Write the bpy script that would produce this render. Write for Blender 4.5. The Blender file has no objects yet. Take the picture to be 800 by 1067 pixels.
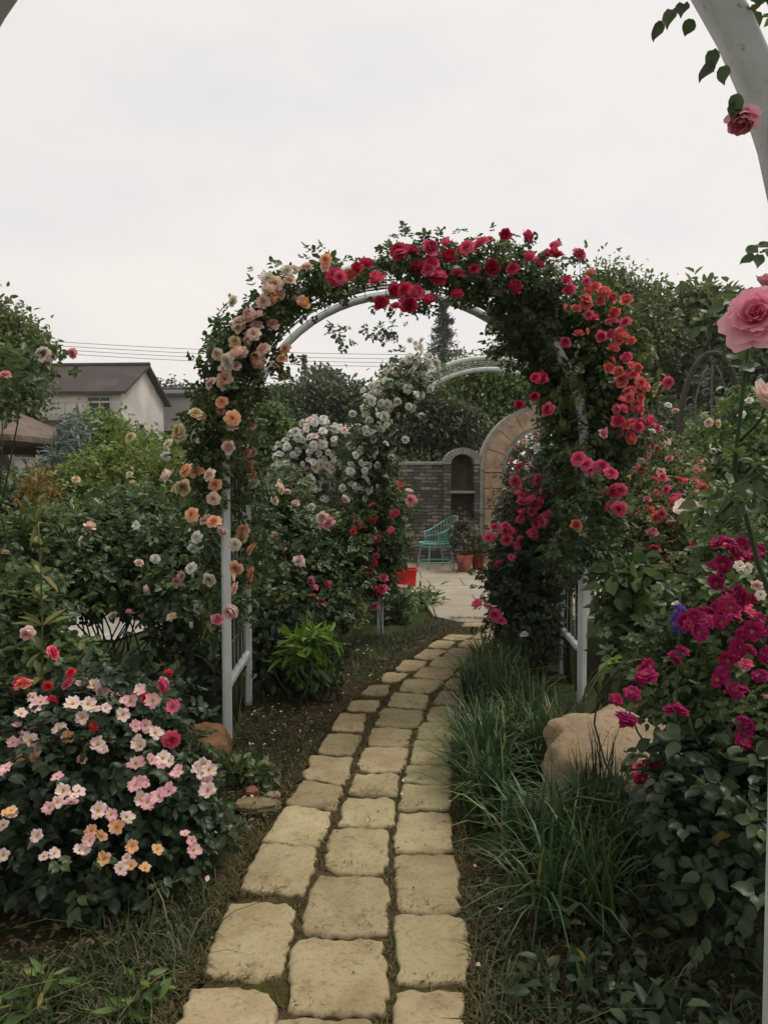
import bpy, math, random
import numpy as np
from mathutils import Vector, noise

rng = np.random.default_rng(11)
random.seed(5)
scene = bpy.context.scene
COL = scene.collection
pi = math.pi

# ------------------------------------------------------------------ camera model (photo pixels -> points)
FPX, CXP, CYP, CAMZ = 800.0, 400.0, 533.5, 1.5
PITCH = math.atan((533.5 - 497.0) / 800.0)
cp, sp = math.cos(PITCH), math.sin(PITCH)

def ray(px, py):
    cx, cy = (px - CXP) / FPX, (CYP - py) / FPX
    return np.array([cx, cp + cy * sp, -sp + cy * cp])

def at(px, py, d):
    r = ray(px, py); t = d / r[1]
    return np.array([0, 0, CAMZ]) + r * t

def gnd(px, py, z=0.0):
    r = ray(px, py); t = (z - CAMZ) / r[2]
    return np.array([0, 0, CAMZ]) + r * t

def foot(px, d, z=0.0):
    p = at(px, 497, d); p[2] = z
    return p

def nrmz(a):
    a = np.asarray(a, float)
    return a / np.maximum(np.linalg.norm(a, axis=-1, keepdims=True), 1e-9)

def rvec(n):
    return nrmz(rng.normal(size=(n, 3)))

# ------------------------------------------------------------------ mesh collector
class MB:
    def __init__(s):
        s.V, s.F, s.M, s.T, s.n = [], [], [], [], 0
    def add(s, v, f, m=0, tint=None):
        v = np.asarray(v, float).reshape(-1, 3)
        f = np.asarray(f, np.int64)
        s.V.append(v); s.F.append(f + s.n); s.M.append(np.full(len(f), m))
        s.T.append(np.full(len(v), 0.5) if tint is None else np.broadcast_to(np.asarray(tint, float), (len(v),)))
        s.n += len(v)
        return s
    def mesh(s, name, mats, off=(0, 0, 0), smooth=True):
        me = bpy.data.meshes.new(name)
        V = np.concatenate(s.V) - np.asarray(off)
        me.vertices.add(len(V)); me.vertices.foreach_set('co', V.ravel().astype(np.float32))
        tot = np.concatenate([np.full(len(f), f.shape[1]) for f in s.F])
        idx = np.concatenate([f.ravel() for f in s.F])
        me.loops.add(len(idx)); me.loops.foreach_set('vertex_index', idx.astype(np.int32))
        me.polygons.add(len(tot))
        st = np.concatenate([[0], np.cumsum(tot)[:-1]])
        me.polygons.foreach_set('loop_start', st.astype(np.int32))
        me.polygons.foreach_set('material_index', np.concatenate(s.M).astype(np.int32))
        me.polygons.foreach_set('use_smooth', np.full(len(tot), smooth))
        a = me.attributes.new('tint', 'FLOAT', 'POINT')
        a.data.foreach_set('value', np.concatenate(s.T).astype(np.float32))
        for m in (mats if isinstance(mats, (list, tuple)) else [mats]):
            me.materials.append(m)
        me.update(calc_edges=True); me.validate()
        return me
    # --- shapes
    def box(s, c, size, rz=0.0, m=0, bev=0.0):
        x, y, z = np.asarray(size) / 2
        if bev <= 0:
            v = np.array([[a * x, b * y, e * z] for e in (-1, 1) for a, b in ((-1, -1), (1, -1), (1, 1), (-1, 1))])
            f = [(3, 2, 1, 0), (4, 5, 6, 7), (0, 1, 5, 4), (1, 2, 6, 5), (2, 3, 7, 6), (3, 0, 4, 7)]
            R = rotz(rz); s.add(v @ R.T + np.asarray(c), f, m)
        else:
            b = min(bev, x * .9, y * .9, z * .9)
            rings = []
            for zz, ins in ((-z, b), (-z + b, 0), (z - b, 0), (z, b)):
                X, Y = x - ins, y - ins
                k = b * .5 if ins == 0 else b * .3
                rings.append([(X - k, -Y, zz), (X, -Y + k, zz), (X, Y - k, zz), (X - k, Y, zz), (-X + k, Y, zz), (-X, Y - k, zz), (-X, -Y + k, zz), (-X + k, -Y, zz)])
            v = np.array(rings).reshape(-1, 3); f = []
            for r in range(3):
                for i in range(8):
                    j = (i + 1) % 8
                    f.append((r * 8 + i, r * 8 + j, r * 8 + 8 + j, r * 8 + 8 + i))
            R = rotz(rz); vv = v @ R.T + np.asarray(c)
            n0 = s.n
            s.add(vv, f, m)
            s.F.append(np.array([[n0 + i for i in range(7, -1, -1)]])); s.M.append(np.array([m]))
            s.F.append(np.array([[n0 + 24 + i for i in range(8)]])); s.M.append(np.array([m]))
        return s
    def tube(s, P, r, sides=8, m=0, closed=False, rect=None, up=None, tint=None):
        P = np.asarray(P, float); n = len(P)
        r = np.broadcast_to(np.asarray(r, float), (n,))
        T = np.zeros_like(P)
        if closed:
            T = np.roll(P, -1, 0) - np.roll(P, 1, 0)
        else:
            T[1:-1] = P[2:] - P[:-2]; T[0] = P[1] - P[0]; T[-1] = P[-1] - P[-2]
        T = nrmz(T)
        u = np.asarray(up if up is not None else ([0, 0, 1] if abs(T[0][2]) < .9 else [1, 0, 0]), float)
        V = []
        if rect:
            w, h, b = rect[0] / 2, rect[1] / 2, min(rect) * .18
            sec = [(w - b, -h), (w, -h + b), (w, h - b), (w - b, h), (-w + b, h), (-w, h - b), (-w, -h + b), (-w + b, -h)]
            sides = 8
        else:
            sec = [(math.cos(2 * pi * k / sides), math.sin(2 * pi * k / sides)) for k in range(sides)]
        for i in range(n):
            if up is None or i == 0:
                uu = u
            a = nrmz(np.cross(T[i], u)); b_ = nrmz(np.cross(a, T[i]))
            if up is None: u = b_
            k = 1 if rect else r[i]
            V += [P[i] + k * (x * a + y * b_) for x, y in sec]
        f = []
        for i in range(n if closed else n - 1):
            j = (i + 1) % n
            for k in range(sides):
                l = (k + 1) % sides
                f.append((i * sides + k, i * sides + l, j * sides + l, j * sides + k))
        n0 = s.n
        s.add(V, f, m, tint)
        if not closed:
            s.F.append(np.array([[n0 + i for i in range(sides - 1, -1, -1)]])); s.M.append(np.array([m]))
            s.F.append(np.array([[n0 + (n - 1) * sides + i for i in range(sides)]])); s.M.append(np.array([m]))
        return s
    def lathe(s, prof, c, seg=20, m=0):
        V, f, n = [], [], len(prof)
        for k in range(seg):
            a = 2 * pi * k / seg
            V += [(c[0] + r * math.cos(a), c[1] + r * math.sin(a), c[2] + z) for r, z in prof]
        for k in range(seg):
            l = (k + 1) % seg
            for i in range(n - 1):
                f.append((k * n + i, l * n + i, l * n + i + 1, k * n + i + 1))
        return s.add(V, f, m)

def rotz(a):
    c, s_ = math.cos(a), math.sin(a)
    return np.array([[c, -s_, 0], [s_, c, 0], [0, 0, 1]])

def setp(o, label=None, cat=None, group=None, kind=None):
    if label: o['label'] = label
    if cat: o['category'] = cat
    if group: o['group'] = group
    if kind: o['kind'] = kind
    return o

def link(name, me, parent=None, loc=(0, 0, 0)):
    o = bpy.data.objects.new(name, me); COL.objects.link(o); o.location = loc
    if parent is not None: o.parent = parent
    return o

def thing(name, label, cat, loc=(0, 0, 0), group=None):
    o = link(name, None, None, loc); o.empty_display_size = .1
    setp(o, label, cat, group)
    return o

def part(name, mb, mat, root, smooth=True, sub=None, label=None):
    """sub: parent part that sits at the root's origin"""
    base = np.array(root.location)
    o = link(name, mb.mesh(name, mat, base, smooth), sub if sub is not None else root)
    if label: o['label'] = label
    return o

def struct(name, mb, mat, smooth=False):
    return setp(link(name, mb.mesh(name, mat, (0, 0, 0), smooth)), kind='structure')

# ------------------------------------------------------------------ materials
def newmat(name):
    m = bpy.data.materials.new(name); m.use_nodes = True
    nt = m.node_tree; nt.nodes.clear()
    out = nt.nodes.new('ShaderNodeOutputMaterial')
    p = nt.nodes.new('ShaderNodeBsdfPrincipled')
    nt.links.new(p.outputs[0], out.inputs[0])
    return m, nt, p, out

def N(nt, t, **kw):
    n = nt.nodes.new(t)
    for k, v in kw.items(): setattr(n, k, v)
    return n

def ramp(nt, fac, stops):
    r = N(nt, 'ShaderNodeValToRGB')
    e = r.color_ramp.elements
    while len(e) < len(stops): e.new(.5)
    for x, (pos, c) in zip(e, stops):
        x.position = pos; x.color = (*c, 1)
    nt.links.new(fac, r.inputs[0])
    return r.outputs[0]

def noisetex(nt, scale, detail=5, rough=.6, coord='Object', vec=None):
    if vec is None:
        tc = N(nt, 'ShaderNodeTexCoord'); vec = tc.outputs[coord]
    n = N(nt, 'ShaderNodeTexNoise'); n.inputs['Scale'].default_value = scale
    n.inputs['Detail'].default_value = detail; n.inputs['Roughness'].default_value = rough
    nt.links.new(vec, n.inputs['Vector'])
    return n.outputs['Fac']

def bump(nt, p, h, strength=.3, dist=.02):
    b = N(nt, 'ShaderNodeBump'); b.inputs['Strength'].default_value = strength; b.inputs['Distance'].default_value = dist
    nt.links.new(h, b.inputs['Height']); nt.links.new(b.outputs[0], p.inputs['Normal'])

def mixc(nt, fac, a, b):
    m = N(nt, 'ShaderNodeMix', data_type='RGBA')
    if isinstance(fac, float): m.inputs[0].default_value = fac
    else: nt.links.new(fac, m.inputs[0])
    for k, v in ((6, a), (7, b)):
        if isinstance(v, tuple): m.inputs[k].default_value = (*v, 1)
        else: nt.links.new(v, m.inputs[k])
    return m.outputs[2]

def attr(nt, name='tint'):
    a = N(nt, 'ShaderNodeAttribute'); a.attribute_name = name
    return a.outputs['Fac']

def leafmat(name, dark, mid, light, rough=.42, trans=.36, spec=.4):
    m, nt, p, out = newmat(name)
    c = ramp(nt, attr(nt), [(0, dark), (.5, mid), (.93, light), (.99, (.24, .19, .05))])
    nt.links.new(c, p.inputs['Base Color'])
    p.inputs['Roughness'].default_value = rough
    p.inputs['Specular IOR Level'].default_value = spec
    t = N(nt, 'ShaderNodeBsdfTranslucent'); nt.links.new(c, t.inputs[0])
    mx = N(nt, 'ShaderNodeMixShader'); mx.inputs[0].default_value = trans
    nt.links.new(p.outputs[0], mx.inputs[1]); nt.links.new(t.outputs[0], mx.inputs[2])
    nt.links.new(mx.outputs[0], out.inputs[0])
    return m

def petalmat(name, inner, mid, outer, var=.02, trans=.3):
    m, nt, p, out = newmat(name)
    c = ramp(nt, attr(nt), [(0, inner), (.5, mid), (1, outer)])
    oi = N(nt, 'ShaderNodeObjectInfo')
    mr = N(nt, 'ShaderNodeMapRange'); mr.inputs['To Min'].default_value = .5 - var * .35; mr.inputs['To Max'].default_value = .5 + var * .35
    nt.links.new(oi.outputs['Random'], mr.inputs['Value'])
    mv = N(nt, 'ShaderNodeMath', operation='MULTIPLY'); nt.links.new(oi.outputs['Random'], mv.inputs[0]); mv.inputs[1].default_value = 7.13
    fr = N(nt, 'ShaderNodeMath', operation='FRACT'); nt.links.new(mv.outputs[0], fr.inputs[0])
    mr2 = N(nt, 'ShaderNodeMapRange'); mr2.inputs['To Min'].default_value = .86; mr2.inputs['To Max'].default_value = 1.1
    nt.links.new(fr.outputs[0], mr2.inputs['Value'])
    hs = N(nt, 'ShaderNodeHueSaturation'); nt.links.new(mr.outputs[0], hs.inputs['Hue']); nt.links.new(mr2.outputs[0], hs.inputs['Value'])
    nt.links.new(c, hs.inputs['Color'])
    c = hs.outputs[0]
    nt.links.new(c, p.inputs['Base Color']); p.inputs['Roughness'].default_value = .6
    p.inputs['Specular IOR Level'].default_value = .15
    t = N(nt, 'ShaderNodeBsdfTranslucent'); nt.links.new(c, t.inputs[0])
    mx = N(nt, 'ShaderNodeMixShader'); mx.inputs[0].default_value = trans
    nt.links.new(p.outputs[0], mx.inputs[1]); nt.links.new(t.outputs[0], mx.inputs[2])
    nt.links.new(mx.outputs[0], out.inputs[0])
    return m

def plain(name, a, b, scale=6, rough=.7, bs=.0, metal=0.0, detail=6, lo=.35, hi=.65, bscale=None, spec=.3):
    m, nt, p, out = newmat(name)
    f = noisetex(nt, scale, detail)
    nt.links.new(ramp(nt, f, [(lo, a), (hi, b)]), p.inputs['Base Color'])
    p.inputs['Roughness'].default_value = rough; p.inputs['Metallic'].default_value = metal
    p.inputs['Specular IOR Level'].default_value = spec
    if bs: bump(nt, p, noisetex(nt, bscale or scale * 4, 8, .65), bs)
    return m

M = {}
M['leaf'] = leafmat('rose_leaf', (0.038, 0.066, 0.024), (0.080, 0.126, 0.042), (0.160, 0.217, 0.068))
M['leaf_blue'] = leafmat('dark_rose_leaf', (0.022, 0.040, 0.020), (0.044, 0.074, 0.034), (0.095, 0.138, 0.056))
M['leaf_warm'] = leafmat('warm_rose_leaf', (0.060, 0.083, 0.030), (0.127, 0.157, 0.048), (0.256, 0.256, 0.083))
M['leaf_red'] = leafmat('young_red_leaf', (0.044, 0.052, 0.030), (0.097, 0.097, 0.048), (0.196, 0.127, 0.067))
M['leaf_mid'] = leafmat('shrub_leaf', (0.044, 0.088, 0.024), (0.106, 0.180, 0.042), (0.210, 0.300, 0.074))
M['leaf_lime'] = leafmat('lime_leaf', (0.080, 0.150, 0.016), (0.170, 0.300, 0.030), (0.280, 0.420, 0.050))
M['leaf_tree'] = leafmat('tree_leaf', (0.070, 0.095, 0.034), (0.130, 0.168, 0.056), (0.205, 0.245, 0.080))
M['leaf_tree_b'] = leafmat('bright_tree_leaf', (0.070, 0.119, 0.031), (0.139, 0.209, 0.052), (0.244, 0.313, 0.078))
M['leaf_far'] = leafmat('dull_tree_leaf', (0.046, 0.064, 0.034), (0.082, 0.108, 0.050), (0.140, 0.165, 0.072))
M['needle'] = leafmat('conifer_needle', (0.052, 0.077, 0.052), (0.096, 0.131, 0.086), (0.157, 0.192, 0.122))
M['leaf_silver'] = leafmat('silver_leaf', (0.100, 0.130, 0.120), (0.180, 0.220, 0.190), (0.280, 0.320, 0.280))
M['leaf_orange'] = leafmat('orange_leaf', (0.100, 0.090, 0.016), (0.220, 0.140, 0.025), (0.340, 0.200, 0.040))
M['grass'] = leafmat('grass_blade', (0.026, 0.054, 0.020), (0.054, 0.106, 0.034), (0.130, 0.195, 0.070), .45, .25)
M['grass_dry'] = leafmat('lawn_blade', (0.022, 0.036, 0.012), (0.050, 0.074, 0.020), (0.150, 0.135, 0.060), .6, .25)
M['grass_red'] = leafmat('dark_red_blade', (0.012, 0.012, 0.008), (0.028, 0.026, 0.014), (0.060, 0.032, 0.022), .45, .2)
M['moss'] = leafmat('joint_moss', (0.050, 0.034, 0.014), (0.100, 0.080, 0.026), (0.170, 0.140, 0.050), .8, .1)
M['litter'] = leafmat('dry_leaf', (0.040, 0.022, 0.014), (0.080, 0.046, 0.028), (0.190, 0.13, 0.08), .8, .1)
M['leaf_fresh'] = leafmat('fresh_leaf', (.075, .115, .02), (.15, .21, .035), (.24, .30, .06))
M['bark'] = plain('bark', (.03, .024, .018), (.075, .06, .045), 9, .9, .5)
M['cane'] = plain('rose_cane', (.028, .035, .014), (.06, .06, .026), 14, .7)
M['stamen'] = plain('stamen', (.55, .33, .04), (.7, .45, .07), 20, .8)
M['calyx'] = plain('calyx', (.03, .06, .02), (.05, .085, .028), 20, .7)

PET = {
 'peach':   petalmat('peach_petal', (.86, .40, .24), (.88, .57, .43), (.89, .68, .56)),
 'dusty':   petalmat('dusty_peach_petal', (.84, .50, .34), (.86, .64, .50), (.87, .71, .58)),
 'orange':  petalmat('apricot_petal', (.82, .30, .11), (.86, .44, .23), (.86, .54, .35)),
 'yellow':  petalmat('straw_petal', (.70, .48, .16), (.72, .58, .30), (.74, .64, .42)),
 'cream':   petalmat('cream_petal', (.74, .62, .42), (.76, .70, .56), (.78, .73, .62)),
 'white':   petalmat('white_petal', (.72, .70, .56), (.78, .77, .68), (.80, .79, .73)),
 'blush':   petalmat('blush_petal', (.88, .46, .40), (.90, .63, .56), (.90, .75, .69)),
 'bigpink': petalmat('strong_pink_petal', (.82, .11, .25), (.93, .32, .46), (.95, .54, .62)),
 'pink':    petalmat('pink_petal', (.74, .17, .24), (.80, .28, .36), (.82, .42, .47)),
 'rosepink': petalmat('deep_pink_petal', (.66, .035, .11), (.74, .08, .18), (.78, .17, .28)),
 'crimson': petalmat('crimson_petal', (.48, .012, .045), (.58, .022, .075), (.64, .06, .13)),
 'coral':   petalmat('coral_petal', (.70, .06, .06), (.80, .14, .13), (.82, .26, .22)),
 'red':     petalmat('red_petal', (.52, .015, .02), (.62, .03, .04), (.68, .07, .08)),
 'magenta': petalmat('magenta_petal', (.46, .10, .20), (.30, .008, .085), (.38, .015, .11)),
 'single':  petalmat('pale_single_petal', (.80, .60, .30), (.82, .62, .60), (.82, .68, .68), .03),
 'singlepk': petalmat('rosy_single_petal', (.80, .64, .42), (.80, .44, .48), (.80, .40, .46), .03),
 'singleor': petalmat('apricot_single_petal', (.80, .46, .10), (.82, .48, .26), (.82, .56, .42), .03),
 'violet':  petalmat('violet_petal', (.09, .03, .25), (.12, .05, .34), (.2, .1, .45)),
}
mp, nt, p, _ = newmat('white_paint')
_n = noisetex(nt, 3, 8, .7); _n2 = noisetex(nt, 40, 6, .7)
_c = ramp(nt, _n, [(.3, (.40, .42, .41)), (.6, (.62, .64, .63))])
_r = ramp(nt, _n2, [(.62, (0, 0, 0)), (.70, (1, 1, 1))])
nt.links.new(mixc(nt, _r, _c, (.30, .27, .22)), p.inputs['Base Color']); p.inputs['Roughness'].default_value = .45
bump(nt, p, _n2, .12, .004)
M['paint'] = mp
M['wire'] = plain('galvanised_wire', (.30, .31, .31), (.45, .46, .46), 12, .5, metal=.3)
M['iron'] = plain('rusty_iron', (.03, .026, .022), (.07, .05, .038), 14, .7, .2)
M['iron_pale'] = plain('weathered_iron', (.10, .10, .085), (.17, .165, .14), 10, .7, .2)
M['teal'] = plain('teal_paint', (.13, .33, .28), (.21, .44, .37), 9, .5)
M['redplastic'] = plain('red_plastic', (.62, .012, .02), (.72, .025, .035), 4, .35)
M['pot'] = plain('pink_clay', (.38, .11, .09), (.50, .17, .14), 8, .8, .2)
M['pot_dark'] = plain('dark_red_clay', (.22, .04, .03), (.32, .07, .05), 8, .7, .2)
M['palepot'] = plain('pale_pink_pot', (.40, .22, .18), (.56, .38, .30), 26, .7, lo=.45, hi=.55)
M['plaster'] = plain('house_plaster', (.42, .385, .34), (.64, .59, .53), .45, .9, .15, detail=10, lo=.3, hi=.62)
M['plaster_b'] = plain('grey_plaster', (.30, .28, .25), (.42, .39, .35), .5, .9)
M['glass_dark'] = plain('dark_window', (.015, .017, .018), (.03, .033, .035), 1, .2)
M['frame_pale'] = plain('pale_frame', (.34, .33, .30), (.44, .42, .38), 4, .7)
M['thatch'] = plain('brown_thatch', (.09, .066, .048), (.18, .135, .10), 7, .9, .6, bscale=24)
M['wood'] = plain('weathered_wood', (.07, .05, .036), (.13, .095, .07), 9, .8, .3)
M['cable'] = plain('cable_black', (.03, .03, .032), (.05, .05, .052), 3, .6)
M['fencewhite'] = plain('fence_white', (.55, .56, .55), (.70, .70, .68), 5, .6)

def tilemat(name, a, b):
    m, nt, p, out = newmat(name)
    tc = N(nt, 'ShaderNodeTexCoord')
    br = N(nt, 'ShaderNodeTexBrick'); br.inputs['Scale'].default_value = 4.0
    br.inputs['Color1'].default_value = (*a, 1); br.inputs['Color2'].default_value = (*b, 1)
    br.inputs['Mortar'].default_value = (a[0] * .5, a[1] * .5, a[2] * .5, 1); br.inputs['Mortar Size'].default_value = .03
    nt.links.new(tc.outputs['Object'], br.inputs['Vector'])
    f = noisetex(nt, .9, 8)
    c = mixc(nt, ramp(nt, f, [(.45, (0, 0, 0)), (.7, (.7, .7, .7))]), br.outputs['Color'], (.075, .068, .06))
    nt.links.new(c, p.inputs['Base Color']); p.inputs['Roughness'].default_value = .9
    return m
M['tiles'] = tilemat('brown_tiles', (.035, .024, .022), (.062, .042, .038))
M['tiles_red'] = tilemat('reddish_tiles', (.085, .042, .036), (.12, .058, .048))
M['tiles_grey'] = tilemat('grey_tiles', (.06, .062, .064), (.085, .085, .088))

def stonewall():
    m, nt, p, out = newmat('grey_stone_courses')
    tc = N(nt, 'ShaderNodeTexCoord'); mp = N(nt, 'ShaderNodeMapping'); mp.inputs['Rotation'].default_value = (pi / 2, 0, 0)
    nt.links.new(tc.outputs['Object'], mp.inputs[0])
    nz = N(nt, 'ShaderNodeTexNoise'); nz.inputs['Scale'].default_value = 6; nz.inputs['Detail'].default_value = 4; nt.links.new(mp.outputs[0], nz.inputs['Vector'])
    vm = N(nt, 'ShaderNodeVectorMath', operation='MULTIPLY_ADD'); nt.links.new(nz.outputs['Color'], vm.inputs[0])
    vm.inputs[1].default_value = (.09, .055, 0); nt.links.new(mp.outputs[0], vm.inputs[2])
    br = N(nt, 'ShaderNodeTexBrick'); br.inputs['Scale'].default_value = 1.0
    br.inputs['Brick Width'].default_value = .21; br.inputs['Row Height'].default_value = .062; br.inputs['Mortar Size'].default_value = .009
    br.inputs['Color1'].default_value = (.09, .078, .07, 1); br.inputs['Color2'].default_value = (.36, .31, .27, 1); br.inputs['Mortar'].default_value = (.035, .03, .027, 1)
    br.inputs['Bias'].default_value = -.2
    nt.links.new(vm.outputs[0], br.inputs['Vector'])
    f = noisetex(nt, 2.5, 8)
    c = mixc(nt, ramp(nt, f, [(.45, (0, 0, 0)), (.62, (.85, .85, .85))]), br.outputs['Color'], (.06, .055, .042))
    nt.links.new(c, p.inputs['Base Color']); p.inputs['Roughness'].default_value = .9
    bump(nt, p, br.outputs['Fac'], -.8, .02)
    return m
M['stonewall'] = stonewall()
M['sandstone'] = plain('sandstone', (.21, .145, .095), (.47, .335, .225), 5, .9, .5, detail=10, lo=.3, hi=.62)
M['rimstone'] = plain('grey_rim_stone', (.20, .19, .16), (.34, .32, .27), 7, .85, .4)

def slabmat():
    m, nt, p, out = newmat('buff_slab')
    oi = N(nt, 'ShaderNodeObjectInfo')
    gp = N(nt, 'ShaderNodeNewGeometry').outputs['Position']
    f1 = noisetex(nt, 4.2, 8, .7, vec=gp); f2 = noisetex(nt, 60, 6, .75, vec=gp); f3 = noisetex(nt, 9, 9, .78, vec=gp)
    c = ramp(nt, f1, [(.3, (.25, .19, .10)), (.5, (.355, .285, .16)), (.72, (.43, .36, .22))])
    c = mixc(nt, ramp(nt, f2, [(.52, (0, 0, 0)), (.66, (.7, .7, .7))]), c, (.19, .145, .08))
    c = mixc(nt, ramp(nt, f3, [(.54, (0, 0, 0)), (.66, (.75, .75, .75))]), c, (.13, .095, .055))
    # dirt and moss clinging to the rim (tint 0 at the rim)
    dm = N(nt, 'ShaderNodeMath', operation='ADD'); nt.links.new(attr(nt), dm.inputs[0])
    fm = N(nt, 'ShaderNodeMath', operation='MULTIPLY'); nt.links.new(f3, fm.inputs[0]); fm.inputs[1].default_value = .9
    nt.links.new(fm.outputs[0], dm.inputs[1])
    c = mixc(nt, ramp(nt, dm.outputs[0], [(.38, (.9, .9, .9)), (.66, (0, 0, 0))]), c, (.075, .06, .028))
    mr = N(nt, 'ShaderNodeMapRange'); mr.inputs['To Min'].default_value = .80; mr.inputs['To Max'].default_value = 1.12
    nt.links.new(oi.outputs['Random'], mr.inputs['Value'])
    hs = N(nt, 'ShaderNodeHueSaturation'); nt.links.new(mr.outputs[0], hs.inputs['Value']); nt.links.new(c, hs.inputs['Color'])
    mv = N(nt, 'ShaderNodeMath', operation='MULTIPLY'); nt.links.new(oi.outputs['Random'], mv.inputs[0]); mv.inputs[1].default_value = 9.7
    fr = N(nt, 'ShaderNodeMath', operation='FRACT'); nt.links.new(mv.outputs[0], fr.inputs[0])
    mh = N(nt, 'ShaderNodeMapRange'); mh.inputs['To Min'].default_value = .494; mh.inputs['To Max'].default_value = .510; nt.links.new(fr.outputs[0], mh.inputs['Value']); nt.links.new(mh.outputs[0], hs.inputs['Hue'])
    nt.links.new(hs.outputs[0], p.inputs['Base Color']); p.inputs['Roughness'].default_value = .9; p.inputs['Specular IOR Level'].default_value = .15
    bump(nt, p, f3, .5, .02)
    return m
M['slab'] = slabmat()
def bouldermat():
    m, nt, p, out = newmat('tan_boulder')
    f = noisetex(nt, 4, 10, .7); g = noisetex(nt, 38, 8, .75); h = noisetex(nt, 11, 8, .7)
    c = ramp(nt, f, [(.3, (.25, .17, .09)), (.5, (.39, .285, .165)), (.7, (.48, .37, .23))])
    c = mixc(nt, ramp(nt, g, [(.52, (0, 0, 0)), (.66, (.8, .8, .8))]), c, (.14, .10, .06))
    c = mixc(nt, ramp(nt, h, [(.60, (0, 0, 0)), (.66, (.7, .7, .7))]), c, (.12, .12, .075))
    nt.links.new(c, p.inputs['Base Color']); p.inputs['Roughness'].default_value = .92
    ad = N(nt, 'ShaderNodeMath', operation='ADD'); nt.links.new(g, ad.inputs[0]); nt.links.new(h, ad.inputs[1])
    bump(nt, p, ad.outputs[0], .8, .035)
    return m
M['boulder'] = bouldermat()
M['boulder_red'] = plain('red_brown_boulder', (.12, .06, .028), (.24, .13, .06), 6, .85, .5)
M['brick'] = plain('worn_brick', (.20, .075, .045), (.28, .12, .075), 9, .9, .4)

def groundmat(name, soil, moss, scale, lo, hi, extra=None):
    m, nt, p, out = newmat(name)
    f = noisetex(nt, scale, 9, .62); g = noisetex(nt, 38, 8, .7)
    s2 = ramp(nt, g, [(.3, tuple(x * .45 for x in soil)), (.55, soil), (.75, tuple(min(1, x * 2.1) for x in soil))])
    g2 = ramp(nt, g, [(.3, tuple(x * .5 for x in moss)), (.6, moss)])
    c = mixc(nt, ramp(nt, f, [(lo, (0, 0, 0)), (hi, (1, 1, 1))]), s2, g2)
    nt.links.new(c, p.inputs['Base Color']); p.inputs['Roughness'].default_value = .95; p.inputs['Specular IOR Level'].default_value = .1
    bump(nt, p, g, .9, .03)
    return m
M['soil'] = groundmat('garden_soil', (.115, .066, .044), (.05, .066, .02), 1.6, .33, .52)
M['bed'] = groundmat('path_bed', (.12, .078, .042), (.085, .08, .022), 4.5, .42, .58)
mp, nt, p, _ = newmat('patio_concrete')
_a = noisetex(nt, .8, 10, .65); _b = noisetex(nt, 30, 6)
_c = ramp(nt, _a, [(.3, (.25, .21, .15)), (.65, (.37, .325, .25))])
_t = N(nt, 'ShaderNodeTexCoord'); _br = N(nt, 'ShaderNodeTexBrick'); _br.offset = .5; _br.inputs['Scale'].default_value = 1; _br.inputs['Brick Width'].default_value = 1.1; _br.inputs['Row Height'].default_value = .8; _br.inputs['Mortar Size'].default_value = .012
nt.links.new(_t.outputs['Object'], _br.inputs['Vector']); _c = mixc(nt, _br.outputs['Fac'], _c, (.13, .10, .065))
nt.links.new(mixc(nt, ramp(nt, _b, [(.55, (0, 0, 0)), (.7, (.4, .4, .4))]), _c, (.2, .16, .11)), p.inputs['Base Color']); p.inputs['Roughness'].default_value = .9
bump(nt, p, _b, .2, .01)
M['patio'] = mp
M['paleyard'] = plain('pale_yard', (.30, .28, .24), (.50, .46, .40), 2.2, .9)

# ------------------------------------------------------------------ foliage
def leaf_arrays(pos, axis, nrm, L, W, fold=.22, droop=.18):
    n = len(pos)
    axis = nrmz(axis); side = nrmz(np.cross(axis, nrm)); up = nrmz(np.cross(side, axis))
    L = np.broadcast_to(L, (n,))[:, None]; W = np.broadcast_to(W, (n,))[:, None]
    def P(t, w, z): return pos + axis * L * t + side * W * w + up * (W * z)
    dr = droop * 1.2
    if HI:
        st = [(.12, .24), (.30, .44), (.52, .48), (.74, .34), (.90, .14)]
        V = np.stack([P(0, 0, 0)] + [P(t, w, fold * (1 - .3 * t) - dr * t ** 2.2 + .07 * math.sin(9 * t)) for t, w in st] + [P(1, 0, -dr)] + [P(t, -w, fold * (1 - .3 * t) - dr * t ** 2.2 + .07 * math.cos(8 * t)) for t, w in st[::-1]] + [P(t, 0, -dr * t ** 2.2) for t, w in st], 1)
        b = np.arange(n)[:, None] * 17
        q = [[0, 1, 12, 12], [1, 2, 13, 12], [2, 3, 14, 13], [3, 4, 15, 14], [4, 5, 16, 15], [5, 6, 16, 16], [0, 12, 11, 11], [12, 13, 10, 11], [13, 14, 9, 10], [14, 15, 8, 9], [15, 16, 7, 8], [16, 6, 7, 7]]
        F4 = np.concatenate([b + np.array([x]) for x in q if len(set(x)) == 4]); F3 = np.concatenate([b + np.array([x[:3]]) for x in q if len(set(x)) == 3])
        return V.reshape(-1, 3), (F4, F3), 17
    V = np.stack([P(0, 0, 0), P(.30, .46, fold), P(.68, .38, fold * .8 - dr * .4), P(1, 0, -dr), P(.68, -.38, fold * .8 - dr * .4), P(.30, -.46, fold)], 1)
    b = np.arange(n)[:, None] * 6
    F = np.concatenate([b + np.array([[0, 1, 2, 3]]), b + np.array([[0, 3, 4, 5]])], 0)
    return V.reshape(-1, 3), (F,), 6

HI = False
def add_leaves(mb, pos, axis, nrm, L, W, tint, m=0, **k):
    V, F, q = leaf_arrays(pos, axis, nrm, L, W, **k)
    tint = np.where(rng.random(len(pos)) < .012, 1.0, np.clip(tint, 0, .93))
    n0 = mb.n; mb.add(V, F[0], m, np.repeat(tint, q))
    for f in F[1:]: mb.F.append(f + n0); mb.M.append(np.full(len(f), m))

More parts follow.
